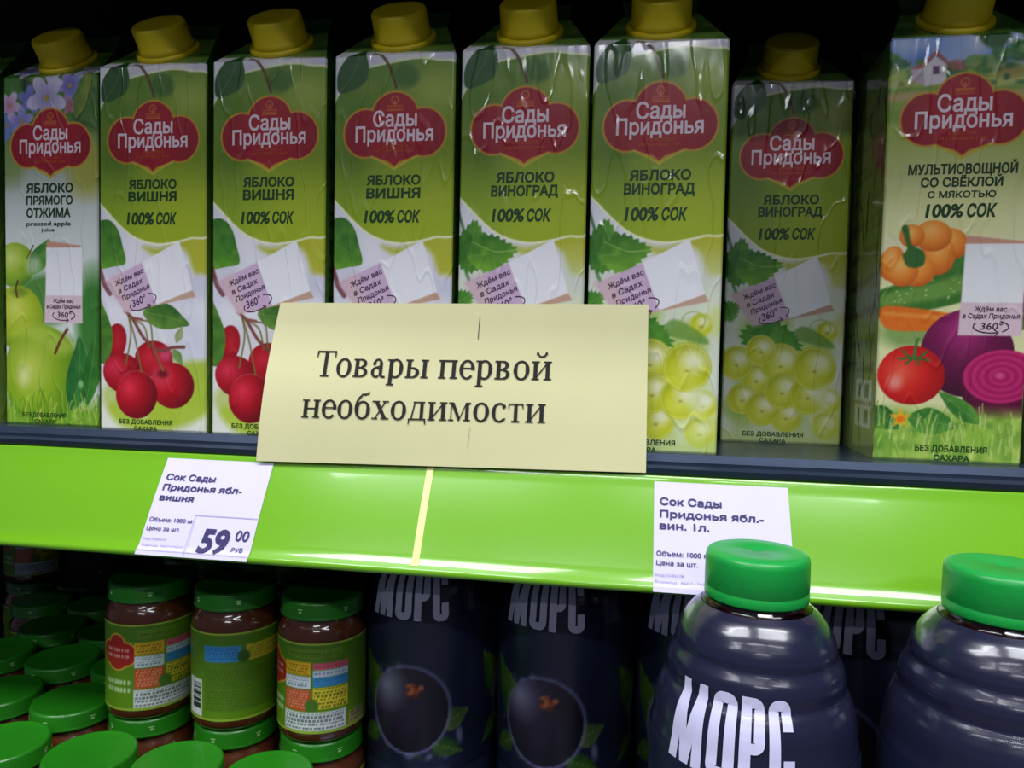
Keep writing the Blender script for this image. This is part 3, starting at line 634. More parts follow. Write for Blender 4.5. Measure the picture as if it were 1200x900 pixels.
def G(ch):
    s = stem
    if ch == 'Т': return 1.22, [box(.52, 0, .74, 1.42), box(.36, 0, .90, SE), box(.04, 1.34, 1.22, 1.42), quad((.04, 1.42), (.04, 1.05), (.09, 1.05), (.14, 1.34)), quad((1.22, 1.42), (1.22, 1.05), (1.17, 1.05), (1.12, 1.34))]
    if ch == 'о': return 1.0, [ring(.5, .5, .46, .53, 0, 360)]
    if ch == 'с': return .88, [ring(.5, .5, .46, .53, 62, 318), dot(.74, .83, .11), quad((.80, .17), (.86, .24), (.84, .12))]
    if ch == 'е': return .9, [ring(.49, .5, .45, .53, 0, 318), ring(.49, .5, .45, .53, -2, 20), box(.12, .53, .92, .60)]
    if ch == 'в': return 1.0, s(.13)+[ring(.50, .76, .33, .24, -90, 90), ring(.50, .27, .40, .27, -90, 90), box(.3, .93, .52, 1.0), box(.3, .48, .56, .56), box(.3, 0, .52, .07)]
    if ch == 'а': return .92, [box(.54, .12, .74, .72), ring(.44, .70, .30, .33, 0, 150, .2), dot(.23, .76, .10), ring(.38, .28, .32, .30, 40, 300, .19), quad((.28, .56), (.60, .66), (.60, .59), (.30, .50)), quad((.4, .0), (.62, .14), (.62, .24), (.42, .06)), ring(.84, .16, .30, .18, 180, 290, .16)]
    if ch == 'р': return 1.06, s(.16, -.42, 1.0, top=False)+[box(.03, .93, .3, 1.0), ring(.55, .5, .45, .53, -150, 150)]
    if ch == 'ы': return 1.36, s(.13)+[ring(.48, .29, .38, .29, -90, 90), box(.3, .50, .50, .58), box(.3, 0, .5, .07)]+s(1.05)
    if ch == 'п': return 1.14, s(.13, top=False)+s(.80, top=False)+[box(.02, 1-SE-.015, 1.11, 1)]
    if ch == 'н': return 1.14, s(.13)+s(.80)+[box(.3, .47, .85, .55)]
    if ch == 'и': return 1.16, s(.13)+s(.82)+[quad((.30, .08), (.30, .2), (.86, .92), (.86, .8))]
    if ch == 'й': v, p = G('и'); return v, p+[ring(.58, 1.42, .27, .22, 188, 352, .1, .09), dot(.33, 1.42, .075), dot(.83, 1.42, .075)]
    if ch == 'б': return 1.0, [ring(.5, .48, .46, .51, 0, 360), ring(.62, .60, .60, .78, 112, 196, .13, .1), quad((.34, 1.30), (.40, 1.37), (.72, 1.40), (.86, 1.53), (.84, 1.36), (.66, 1.30), (.45, 1.28))]
    if ch == 'х': return 1.04, [quad((.12, 1), (.36, 1), (.94, 0), (.70, 0)), quad((.16, 0), (.25, 0), (.86, 1), (.77, 1)), box(.0, 1-SE, .46, 1), box(.62, 1-SE, 1.0, 1), box(.02, 0, .38, SE), box(.56, 0, 1.05, SE)]
    if ch == 'д': return 1.1, [box(.72, .05, .92, 1), quad((.18, .05), (.27, .05), (.44, .95), (.36, .95)), box(.30, .93, 1.0, 1), box(.05, 0, 1.08, .075), quad((.05, .07), (.05, -.25), (.10, -.25), (.15, .02)), quad((1.08, .07), (1.08, -.25), (1.03, -.25), (.98, .02))]
    if ch == 'м': return 1.36, [box(.14, 0, .21, 1), box(1.0, 0, 1.2, 1), quad((.12, 1), (.33, 1), (.70, .18), (.60, .0)), quad((.60, 0), (.66, 0), (1.06, .92), (1.02, 1)), box(.02, 0, .34, SE), box(.9, 0, 1.32, SE), box(.02, 1-SE, .3, 1), box(1.02, 1-SE, 1.32, 1)]
    if ch == 'т': return .96, [box(.38, 0, .58, 1), box(.25, 0, .71, SE), box(.05, .925, .91, 1), quad((.05, 1), (.05, .70), (.09, .70), (.13, .93)), quad((.91, 1), (.91, .70), (.87, .70), (.83, .93))]
    return .5, []
f = Flat()
def serif_line(txt, s0, s1, tb, th):
    x = 0; pcs = []
    for ch in txt:
        adv, ps_ = G(ch)
        for v, fc in ps_: pcs.append((np.asarray(v)+np.array([x, 0]), fc))
        x += adv+.06
    mx = max(v[:, 0].max() for v, _ in pcs)
    for v, fc in pcs:
        q = np.stack([s0+v[:, 0]/mx*(s1-s0), tb+v[:, 1]*th], -1); f.add(q, fc)
serif_line('Товары первой', .135, .762, .540, .112)
serif_line('необходимости', .113, .752, .283, .112)
st_ = f.build('sign_lettering', [m_black], on_paper(.0004), sign); st_.location = inv
fc = Flat(); fc.rect(.5655, .78, .5672, .92); cr = fc.build('crease_mark', [m_black], on_paper(.0004), sign); cr.location = inv
fc = Flat(); fc.stroke([(.560, .12), (.563, .25)], .0009); cr = fc.build('crease_mark', [m_grey], on_paper(.0004), sign); cr.location = inv

# ------------------------------------------------------------------ juice cartons
W_, D_ = .070, .068
def carton(name, label, art, flavour, side, top_art=True, card=None, lower=None):
    root = empty(name); tag(root, label, 'juice carton')
    nx, ny = 141, 434
    xs = np.linspace(0, 70, nx); ys = np.linspace(H*1000, 0, ny); X, Y = np.meshgrid(xs, ys)
    A = Art(X, Y); art(A)
    e = np.minimum(xs, 70-xs); off = .0011*np.clip(1-e/1.4, 0, 1)**2
    bot = np.clip(1-(H*1000-Y)/1.2, 0, 1)*.0006
    V = np.stack([X/1000, np.broadcast_to(off, X.shape)+bot, H-Y/1000], -1).reshape(-1, 3)
    faces = [grid_faces(nx, ny)]; cols = [A.C.reshape(-1, 3)]; Vs = [V]; base = len(V)
    # two printed sides
    for sd in (0, 1):
        mx, my = 35, 109
        sx = np.linspace(1.1, 68, mx); sy = np.linspace(H*1000, 0, my); SX, SY = np.meshgrid(sx, sy)
        B = Art(SX, SY); art_side(B, side)
        x = np.full(SX.shape, 0.0 if sd == 0 else W_)
        # the printed crease of the folded ears at the top of the side
        Vs.append(np.stack([x, SX/1000, H-SY/1000], -1).reshape(-1, 3)); cols.append(B.C.reshape(-1, 3))
        faces.append(grid_faces(mx, my, base, flip=(sd == 0))); base += mx*my
    Vs.append(np.array([(0, D_, 0), (W_, D_, 0), (W_, D_, H), (0, D_, H), (0, .0006, 0), (W_, .0006, 0)], float)); cols.append(np.tile(np.array(side[0], float), (6, 1)))
    faces.append(np.array([[base+1, base, base+3, base+2], [base, base+1, base+5, base+4]]))
    body = obj('carton_body', mesh_np('carton_body', np.concatenate(Vs), np.concatenate(faces), m_print, np.concatenate(cols)), root)
    # sloping top: front trapezoid, rear trapezoid, two folded ears and the sealed fin
    rx, ry, rz = .0150, .036, .031
    n1, n2 = 71, 41
    t = np.linspace(0, 1, n2)[:, None]; u = np.linspace(0, 1, n1)[None, :]
    xl = rx*t; xx = xl+(W_-2*xl)*u; yy = ry*t+0*u; zz = H+rz*t+0*u
    TA = Art(xx*1000, -t*47+0*u); (art if top_art else art_cherry)(TA)
    V1 = np.stack([xx, yy, zz], -1).reshape(-1, 3); C1 = TA.C.reshape(-1, 3); F1 = grid_faces(n1, n2)
    b = len(V1); g1, g2 = side[0], side[1]
    V2 = np.array([(0, 0, H), (0, D_, H), (rx, ry, H+rz), (W_, 0, H), (W_, D_, H), (W_-rx, ry, H+rz),
                   (0.004, .02, H+.006), (rx*.8, ry*.55, H+rz*.5),
                   (rx, ry, H+rz), (W_-rx, ry, H+rz), (W_-rx+.002, ry+.0015, H+rz+.008), (rx-.002, ry+.0015, H+rz+.008), (rx, ry+.003, H+rz), (W_-rx, ry+.003, H+rz)], float)
    C2 = np.array([g1]*14, float)*.9
    me = bpy.data.meshes.new('gable_top'); Vt = np.concatenate([V1, V2])
    F2 = [[b+1, b+0, b+2], [b+3, b+4, b+5], [b+4, b+1, b+2, b+5], [b+8, b+9, b+10, b+11], [b+13, b+12, b+11, b+10], [b+8, b+11, b+12], [b+9, b+13, b+10]]
    me = mesh_np('gable_top', Vt, F1.tolist()+F2, m_print, np.concatenate([C1, C2]))
    top = obj('gable_top', me, root)
    # cap on the sloping panel
    capo = obj('screw_cap', mesh_np('screw_cap', *lathe([(0, .0148), (.0001, .0148), (.0132, .0148), (.0148, .0146), (.0156, .0136), (.0158, .0125), (.0160, .0030), (.0163, .0028), (.0165, .0006), (.0163, 0)][::-1], 120, (2, 5, .00022)), m_cap, smooth=True), root)
    nrm = Vector((0, -rz, ry)).normalized()
    capo.matrix_local = Matrix.Translation(Vector((.0350, .0165, H+.0165*rz/ry))+nrm*.0025) @ nrm.to_track_quat('Z', 'Y').to_matrix().to_4x4()
    fo = obj('cap_flange', mesh_np('cap_flange', *lathe([(0, .0024), (.0150, .0024), (.0186, .0022), (.0190, .0012), (.0190, 0)][::-1], 64), m_cap, smooth=True), root)
    fo.matrix_local = Matrix.Translation(Vector((.0350, .0165, H+.0165*rz/ry))+nrm*.0001) @ nrm.to_track_quat('Z', 'Y').to_matrix().to_4x4()
    # lettering
    fn = lambda V: np.stack([V[:, 0]/1000, np.full(len(V), -.00015), H+V[:, 1]/1000], -1)
    def lines(name, mats, L_):
        f = Flat()
        for (t_, xl_, xr_, base_, cap_, mi, shr, bo, ro) in L_:
            f.text(t_, xl_, xr_, -base_, cap_, bold=bo, shear=shr, rot=math.radians(ro), mi=mi)
        return f
    dx, dy = (0, 0) if art not in (art_veg, art_apple) else ((.2, -2.2) if art is art_veg else (-.4, -.8))
    fb = lines('', None, [('Сады', 23+dx, 48.6+dx, 39.4+dy, 8.6, 0, 0, .022, 0), ('Придонья', 12.7+dx, 58.1+dx, 47.6+dy, 8.4, 0, 0, .022, 0),
                         ('КАЧЕСТВО', 29+dx, 43+dx, 51.2+dy, 1.5, 1, 0, .01, 0), ('ИЗ ПЕРВЫХ РУК', 25+dx, 47+dx, 53.8+dy, 1.5, 1, 0, .01, 0)])
    fb.build('brand_lettering', [m_white_ink, m_orange_ink], fn, root)
    ff = lines('', None, flavour); ff.build('flavour_lettering', [m_green_ink], fn, root); ff = Flat()
    for s_ in (lower or [('БЕЗ ДОБАВЛЕНИЯ', 13, 48.5, 212.4, 2.6, 0, 0, .022, 0), ('САХАРА', 23, 38.5, 216.2, 2.3, 0, 0, .022, 0)]): ff.text(s_[0], s_[1], s_[2], -s_[3], s_[4], bold=s_[7], mi=s_[5])
    ff.build('footer_lettering', [m_green_ink], fn, root)
    fc_ = Flat()
    if card == 'tilt':
        r = 24.0; cs, sn = math.cos(math.radians(r)), math.sin(math.radians(r))
        for txt, x, y, w in (('Ждём вас', 11, 129.6, 19.5), ('в Садах', 13.2, 134.2, 16.5), ('Придонья', 15.8, 138.4, 18.5)):
            fc_.text(txt, x, x+w*1.05, -y, 3.0, bold=.014, shear=.2, rot=math.radians(r))
        fc_.text('360°', 22.6, 32.0, -142.2, 4.4, bold=.012, shear=.2, rot=math.radians(r))
        ccx, ccy, ra, rb = 29.2, -138.9, 9.2, 3.9
    elif card:
        x0, x1, y0 = card; cx_ = (x0+x1)/2; r = 0; cs, sn = 1, 0
        fc_.text('Ждём вас', cx_-8, cx_+7, -(y0+38.4), 2.5, bold=.014, shear=.12); fc_.text('в Садах Придонья', x0+1, x1-1.5, -(y0+42), 2.5, bold=.014, shear=.12)
        fc_.text('360°', cx_-5, cx_+5.2, -(y0+47.6), 3.6, bold=.012, shear=.12); ccx, ccy, ra, rb = cx_, -(y0+46.2), 8.2, 3.2
    if card:
        for a0, a1 in ((150, 292), (-50, 58)):
            a = np.radians(np.linspace(a0, a1, 18)); p = np.stack([ra*np.cos(a), rb*np.sin(a)], -1)
            fc_.stroke(np.stack([ccx+p[:, 0]*cs-p[:, 1]*sn, ccy+p[:, 0]*sn+p[:, 1]*cs], -1), .55)
        a = math.radians(292); tx, ty = ra*math.cos(a), rb*math.sin(a)
        q = [(tx-1.4, ty+1.3), (tx+.6, ty), (tx-1.2, ty-1.5)]
        fc_.stroke([(ccx+x*cs-y*sn, ccy+x*sn+y*cs) for x, y in q], .5)
        fc_.build('card_lettering', [m_violet_ink], fn, root)
    return root
hundred = ('100%', 18.4, 36.0, 92.6, 6.8, 0, .12, .036, 0), ('СОК', 37.5, 50.6, 92.6, 6.4, 0, .12, .036, 0)
S_GREEN = ((40, 84, 26), (112, 140, 60), (20, 44, 22)); S_PALE = ((66, 92, 42), (120, 138, 84), (36, 50, 28))
low_cut = [('БЕЗ ДОБАВЛЕНИЯ', 13, 48.5, 214.0, 2.6, 0, 0, .022, 0)]
cherry = carton('juice_carton', 'apple and cherry juice carton with all its printed cherries in view', art_cherry,
    [('ЯБЛОКО', 19.6, 51, 71.6, 5.0, 0, .03, .036, 0), ('ВИШНЯ', 19.4, 51, 79.0, 5.3, 0, .03, .036, 0)]+list(hundred), S_GREEN, card='tilt')
grape = carton('juice_carton', 'brightly lit apple and grape carton at the paper sign\'s right end, grapes showing', art_grape,
    [('ЯБЛОКО', 20.4, 52.4, 71.6, 5.2, 0, .03, .036, 0), ('ВИНОГРАД', 17.6, 54.6, 78.9, 5.4, 0, .03, .036, 0)]+list(hundred), S_GREEN, card='tilt')
veg = carton('juice_carton', 'vegetable juice carton with printed tomato, orange pepper and beetroot in full view', art_veg,
    [('МУЛЬТИОВОЩНОЙ', 10.8, 61.8, 68.6, 4.9, 0, .03, .036, 0), ('СО СВЁКЛОЙ', 17, 55.3, 75.0, 4.4, 0, .03, .036, 0), ('С МЯКОТЬЮ', 20.5, 52.4, 80.6, 3.2, 0, .03, .028, 0),
     ('100%', 19.8, 37.4, 90.4, 6.6, 0, .12, .036, 0), ('СОК', 39, 52.6, 90.4, 6.4, 0, .12, .036, 0)], S_PALE, card=(38.6, 67.4, 100),
    lower=[('БЕЗ ДОБАВЛЕНИЯ', 20, 54, 211, 3.0, 0, 0, .022, 0), ('САХАРА', 29, 46, 215.6, 2.8, 0, 0, .022, 0)])
apple = carton('juice_carton', 'pressed apple juice carton with blossom and green apples printed on its full front', art_apple,
    [('ЯБЛОКО', 17.0, 52.0, 71.0, 5.4, 0, .03, .036, 0), ('ПРЯМОГО', 17.0, 51.6, 78.4, 5.0, 0, .03, .036, 0), ('ОТЖИМА', 17.0, 50, 86.3, 5.4, 0, .03, .036, 0),
     ('pressed apple', 17, 50, 91.6, 2.8, 0, .1, .02, 0), ('juice', 28, 38, 95.2, 2.4, 0, .1, .02, 0)], S_GREEN, card=(30.8, 58.4, 101), lower=[('БЕЗ ДОБАВЛЕНИЯ', 13, 46, 211.5, 2.6, 0, 0, .022, 0), ('САХАРА', 22, 38, 215.4, 2.3, 0, 0, .022, 0)])
ROWG = 'juice cartons on the middle shelf'
def place(src, first, x, y, rz=0.0, label=None, sx=1.0, tilt=0.0):
    o = src if first else copy_tree(src)
    o.location = (x, y, 0.0); o.rotation_euler = (tilt, 0, rz); o.scale = (sx, 1, 1)
    if label: o['label'] = label
    o['group'] = ROWG; return o
place(apple, True, -.3650, .0165, 0, sx=.945)
place(cherry, True, -.2911, .0081)
place(cherry, False, -.2169, .0078, 0, 'apple and cherry carton whose printed cherries are cut by the paper sign\'s left edge')
place(cherry, False, -.1419, .0082, 0, 'apple and cherry carton, third from the left of its kind, cherries hidden by paper sign')
place(grape, False, -.0682, .0080, 0, 'front row apple and grape carton with its printed grapes hidden by the paper sign')
place(grape, True, .0040, .0082, 0)
place(grape, False, .0838, .0765, 0, 'shaded apple and grape carton set back beside the vegetable juice carton')
place(veg, True, .1555, .0195, math.radians(-1.5))
place(apple, False, -.4362, .0165, 0, 'sliver of juice carton cut off by the left edge of the photo', sx=.93)
place(veg, False, .2305, .0225, 0, 'vegetable juice carton mostly cut off by the right edge of the photo')
for k, (src, x, y, lb) in enumerate(((apple, -.3640, .092, 'dark juice carton standing behind the blossom printed carton'), (cherry, -.2890, .084, 'dark juice carton behind the cherry carton left of the paper sign'),
        (cherry, -.2150, .083, 'dark juice carton behind the cherry carton cut by the sign\'s left edge'), (cherry, -.1400, .085, 'dark juice carton behind the rightmost cherry carton'),
        (grape, -.0665, .084, 'dark juice carton behind the leftmost grape carton'), (grape, .0090, .088, 'dark juice carton behind the bright grape carton with visible grapes'),
        (grape, .0850, .150, 'dark juice carton behind the shaded, set back grape carton'), (veg, .1590, .098, 'dark juice carton behind the tomato printed vegetable carton'))):
    place(src, False, x, y, 0, lb)

# ------------------------------------------------------------------ puree jars
JR, JH = .0268, .086
prof_j = [(0, 0), (.020, 0), (.0245, .0012), (.0264, .004), (JR, .008), (JR, .0625), (.0262, .067), (.0245, .0705), (.0230, .0730), (.0226, .0760), (0.0226, .0770), (0, .0770)]
me_jar = mesh_np('glass_jar', *lathe(prof_j, 56), m_puree, smooth=True)
prof_lid = [(0.0230, .0752), (.0252, .0750), (.0256, .0756), (.0252, .0765), (.0250, .0770), (.0250, .0842), (.0244, .0856), (.0232, .0860), (.0222, .0857), (.0205, .0855), (0, .0855)]
me_lid = mesh_np('metal_lid', *lathe(prof_lid, 72), m_lid, smooth=True)
# label art: s = arc length in mm round the jar, y down from the label's top
nS, nY = 337, 92
smm = np.linspace(0, 2*math.pi*26.95, nS); ymm = np.linspace(0, 55, nY); SS, YY = np.meshgrid(smm, ymm)
A = Art(SS, YY)
A.put(np.ones(SS.shape), A.lerp(YY/60+.3*(A.noise(9, 6)-.5), (74, 116, 20), (96, 138, 18)))
A.fill(A.line([(0, .6), (170, .6)], 1.0), (168, 190, 70), .3); A.fill(A.line([(0, 54.2), (170, 54.2)], 1.2), (150, 176, 60), .3)
WRAP = smm[-1]
for sx_ in (0, WRAP):
    dd = np.minimum.reduce([A.ell(sx_, 14, 6, 7), A.ell(sx_-7, 19, 6, 7), A.ell(sx_+7, 19, 6, 7), A.ell(sx_, 22, 8, 7)])
    A.fill(dd-.8, (220, 170, 50), .4); A.fill(dd, (160, 24, 24), .4)
    for yy_ in (16.5, 20.5): A.fill(A.line([(sx_-8, yy_), (sx_+8, yy_)], 2.0), (226, 180, 180), .5, .75*(np.sin(A.X*3.3) > -.5))
    for yy_ in (37, 42): A.fill(A.line([(sx_-9, yy_), (sx_+9, yy_)], 3.0), (190, 214, 170), .5, .8*(np.sin(A.X*2.4) > -.5))
def panel(x0, y0, x1, y1, c, txt=None, rows=1.7, dens=-.3):
    A.fill(A.poly([(x0, y0), (x1, y0), (x1, y1), (x0, y1)], False), c, .35)
    if txt is not None:
        k = np.floor((YY-y0)/rows)
        m_ = (SS > x0+1) & (SS < x1-1.2) & (YY > y0+.8) & (YY < y1-.6) & (((YY-y0)/rows) % 1 < .62) & (np.sin(SS*2.7+k*2.2)+.7*np.sin(SS*5.3+k) > dens)
        A.put(m_*.75, txt)
panel(12, 11.5, 29.3, 19.5, (214, 168, 24), (120, 90, 20)); panel(12, 20.2, 29.3, 27.5, (206, 216, 222), (90, 120, 140)); panel(12, 28.2, 29.3, 41, (190, 78, 40), (220, 150, 120))
panel(30.6, 12, 52, 16, (206, 90, 110), (150, 60, 80)); panel(30.6, 16.3, 52, 20.5, (190, 206, 226), (100, 120, 150)); panel(30.6, 20.8, 52, 26.5, (60, 140, 196), (30, 90, 150)); panel(30.6, 27, 52, 40, (212, 196, 50), (80, 80, 20), 2.2)
A.fill(A.ell(30, 38, 4, 4.4), (70, 110, 30), .6)
panel(11.5, 41.8, 51, 53.2, (208, 214, 216), (80, 90, 90), 2.3, -.5); panel(53, 45, 66, 53.5, (150, 150, 96), (90, 60, 50), 2.6)
panel(14, 3.5, 48, 9, (96, 132, 26), (56, 86, 20), 2.0)
panel(75, 30, 88, 53, (214, 218, 216)); A.put(((np.sin(YY*6)+np.sin(YY*10.3) > .1) & (SS > 79) & (SS < 87) & (YY > 32) & (YY < 49))*.9, (30, 34, 30))
panel(90, 8, 113, 18, (58, 138, 200), (30, 100, 170), 1.9); panel(116, 8, 142, 18, (190, 176, 40), (120, 120, 30), 1.9)
A.fill(A.ell(114.5, 15, 3.6, 4), (50, 90, 24), .6); panel(90, 20.5, 142, 49, (84, 122, 20), (64, 98, 16), 1.9)
ang = -(math.pi/2)+smm/.02695/1000; rr = .02695
LV = np.stack([rr*np.cos(ang)[None, :]+0*YY, rr*np.sin(ang)[None, :]+0*YY, .0625-YY/1000*.995], -1).reshape(-1, 3)
me_lab = mesh_np('paper_label', LV, grid_faces(nS, nY, flip=True), m_jlabel, A.C.reshape(-1, 3), smooth=True)
f = Flat()
for k in range(6):
    a0 = k*28.0; f.rect(a0-1.0, 79.2, a0+1.0, 80.6); f.rect(a0-1.6, 81.2, a0+1.6, 81.9)
jar = tag(empty('puree_jar'), '', 'jar'); jb = obj('glass_jar', me_jar, jar); ll = obj('metal_lid', me_lid, jar); pl = obj('paper_label', me_lab, jar)
mk = f.build('lid_mark', [m_lidmark], lambda V: np.stack([.02512*np.cos(V[:, 0]/25.1-1.9), .02512*np.sin(V[:, 0]/25.1-1.9), V[:, 1]/1000], -1), ll); mk['kind'] = 'stuff'
first = [True]
def put_jar(x, y, z, face, label, group):
    # the label's arc position 'face' (mm) turns toward the camera
    o = jar if first[0] else copy_tree(jar); first[0] = False
    camdir = math.atan2(-.3927-y, .0296-x); own = -math.pi/2+face/26.95
    o.location = (x, y, z); o.rotation_euler = (0, 0, camdir-own); o['label'] = label; o['group'] = group; return o
UP = 'puree jars stacked on top of other jars'; LOW = 'bottom layer of puree jars with green lids'
put_jar(-.2795, .0405, ZL+JH, 22, 'stacked puree jar with a red emblem clearly seen at its label\'s left edge', UP)
put_jar(-.2185, .0395, ZL+JH, 110, 'stacked puree jar with barcode and a single blue box on its green label', UP)
put_jar(-.1585, .0370, ZL+JH, 36, 'stacked puree jar with coloured text boxes facing front, next to the dark bottles', UP)
for x, lb in ((-.2805, 'dim stacked puree jar standing behind the red emblem jar'), (-.2200, 'dim stacked puree jar standing behind the barcode jar')): put_jar(x, .0990, ZL+JH, 60, lb, UP)
put_jar(-.563, .2560, ZL+JH, 30, 'dim stacked puree jar far back at left with a white text block', UP)
rows = [(-.0195, ((-.392, 'bottom jar whose lid is just cut off by the lower left corner'), (-.3345, 'bright green jar lid in the lower left corner of the photo'),
                 (-.276, 'bright green jar lid below and in front of the red emblem jar'), (-.2205, 'bright green jar lid below and in front of the barcode jar'), (-.1655, 'bright green jar lid below and in front of the coloured text box jar'))),
        (.0360, ((-.3895, 'half lit jar lid at the left photo edge, just behind the bright corner lid'), (-.3340, 'half lit jar lid immediately left of the red emblem jar\'s base'),
                 (-.2795, 'bottom jar carrying the red emblem jar'), (-.2185, 'bottom jar carrying the barcode jar'), (-.1585, 'bottom jar carrying the coloured text box jar'))),
        (.0930, ((-.4480, 'dark jar lid at the left photo edge, third row back'), (-.3905, 'dark jar lid third row back, one place left of the stack'), (-.3355, 'dark jar lid third row back, touching the red emblem jar\'s outline'), (-.2805, 'bottom jar hidden under the dim jar behind the red emblem jar'), (-.2200, 'bottom jar hidden under the dim jar behind the barcode jar'))),
        (.1480, ((-.4480, 'dark jar lid fourth row back, nearer the left photo edge'), (-.3920, 'dark jar lid fourth row back, nearer the stacked jars'), (-.3360, 'dark jar lid fourth row back, mostly behind the red emblem jar'))),
        (.2020, ((-.5060, 'very dark jar lid fifth row back, nearest the left photo edge'), (-.4480, 'very dark jar lid fifth row back, midway between photo edge and stack'), (-.3900, 'very dark jar lid fifth row back, nearest the stacked jars'))),
        (.2560, ((-.5630, 'bottom jar carrying the dim jar with a white text block'), (-.5060, 'very dark jar lid in the rear row, beside the dim white block jar'), (-.4480, 'very dark jar lid in the rear row, one from the dim white block jar'), (-.3900, 'very dark jar lid in the rear row, nearest the stacked jars'))),
        (.3120, ((-.5060, 'hardly visible jar behind the rear row, left of its neighbour'), (-.4480, 'hardly visible jar behind the rear row, right of its neighbour')))]
for r, (y, xs_) in enumerate(rows):
    for c_, (x, lb) in enumerate(xs_):
        yy = {2: .0405, 3: .0395, 4: .0370}[c_] if (r == 1 and c_ >= 2) else (.0990 if (r == 2 and c_ >= 3) else y)
        put_jar(x, yy, ZL, random.uniform(0, 160), lb, LOW)

# ------------------------------------------------------------------ dark juice bottles
BH = .2365
prof_b = [(0, .002), (.020, 0), (.036, .001), (.0415, .005), (.043, .012), (.043, .060), (.0425, .064), (.0415, .067), (.0425, .070), (.0433, .080), (.0433, .150), (.0432, .160), (.0426, .1650), (.0420, .1680), (.0417, .1720), (.0412, .1760), (.0402, .1800), (.0385, .1840), (.0368, .1865), (.0366, .1885), (.0368, .1915), (.0358, .1955), (.0338, .1990), (.0333, .2003), (.0334, .2020), (.0322, .2065), (.0296, .2115), (.0262, .2155), (.0230, .2180)]
def brad(z):
    p = np.array(prof_b[1:]); return np.interp(z, p[:, 1], p[:, 0])
pb = [prof_b[0]]
for a, b_ in zip(prof_b[:-1], prof_b[1:]):
    for k in range(1, 4): pb.append((a[0]+(b_[0]-a[0])*k/3, a[1]+(b_[1]-a[1])*k/3))
me_b = mesh_np('bottle_body', *lathe(pb, 80), m_bottle, smooth=True)
me_n = mesh_np('bottle_neck', *lathe([(.0226, .2142), (.0222, .2150), (.0196, .2162), (.0192, .2172), (.0214, .2178), (.0216, .2186), (.0196, .2192), (.0190, .2200), (.0190, .2300), (.0176, .2300), (.0176, .2190), (.0200, .2146)], 64), m_neck, smooth=True)
me_q = mesh_np('juice', *lathe([(0, .2100), (.0200, .2120), (.0190, .2146), (.0168, .2172), (.0168, .2182), (0, .2182)], 48), m_liquid, smooth=True)
me_c = mesh_np('bottle_cap', *lathe([(.0196, .2168), (.0214, .2168), (.0216, .2174), (.0216, .2206), (.0213, .2211), (.0213, .2214), (.0216, .2219), (.0215, .2330), (.0212, .2348), (.0203, .2360), (.0186, .2365), (.0022, .2362), (.0020, .2358), (0, .2358)], 144, (7, 7, .00010)), m_bcap, smooth=True)
# printed sleeve from z=.020 to z=.166, art drawn in (arc mm, z mm), front at arc 0
nS, nZ = 271, 130
sm = np.linspace(-135, 135, nS); zm = np.linspace(8, 164, nZ); SS, ZZ = np.meshgrid(sm, zm); A = Art(SS, -ZZ)
A.put(np.ones(SS.shape), A.lerp(A.noise(16, 2), (18, 22, 44), (28, 34, 62)))
g = np.random.default_rng(21)
for cxx in (-88, 2, 90):
    for k in range(26):
        t = g.uniform(0, math.tau); r = g.uniform(26, 40); A.fill(A.ell(cxx+r*math.cos(t)*.95, -(106+r*math.sin(t)*.75)+6, g.uniform(1, 6), g.uniform(1, 3), g.uniform(0, 180)), [(120, 124, 160), (150, 150, 186), (60, 84, 50)][k % 3], 1.0, .55)
    leaf(A, (cxx-14, -98), (cxx-38, -136), 20, (34, 66, 20), (74, 104, 30), 0, 1); leaf(A, (cxx-20, -90), (cxx-38, -78), 12, (34, 66, 20), (64, 94, 30), 0, 1); leaf(A, (cxx+18, -96), (cxx+38, -104), 14, (40, 66, 34), (74, 96, 50)); leaf(A, (cxx+14, -86), (cxx+34, -78), 12, (30, 66, 20), (60, 94, 30), 0, 1)
    A.fill(np.abs(A.ell(cxx, -105, 25.5, 27, 15))-.9, (120, 116, 160), 1.0, .8)
    ball(A, cxx, -105, 24.5, 26, (18, 12, 26), (44, 34, 56), (140, 140, 170), (-.62, -.5), 10)
    for k in range(18): A.fill(A.ell(cxx+3+g.normal(0, 3), -(117+g.normal(0, 2.4)), 1.8, 1.4), [(150, 66, 40), (186, 110, 60), (90, 40, 30)][k % 3], .5, .9)
ph = -math.pi/2+sm/43.2; rad = brad(zm/1000)+.00025
SV = np.stack([rad[:, None]*np.cos(ph)[None, :], rad[:, None]*np.sin(ph)[None, :], ZZ/1000], -1).reshape(-1, 3)
me_s = mesh_np('printed_sleeve', SV, grid_faces(nS, nZ), m_sleeve, A.C.reshape(-1, 3), smooth=True)
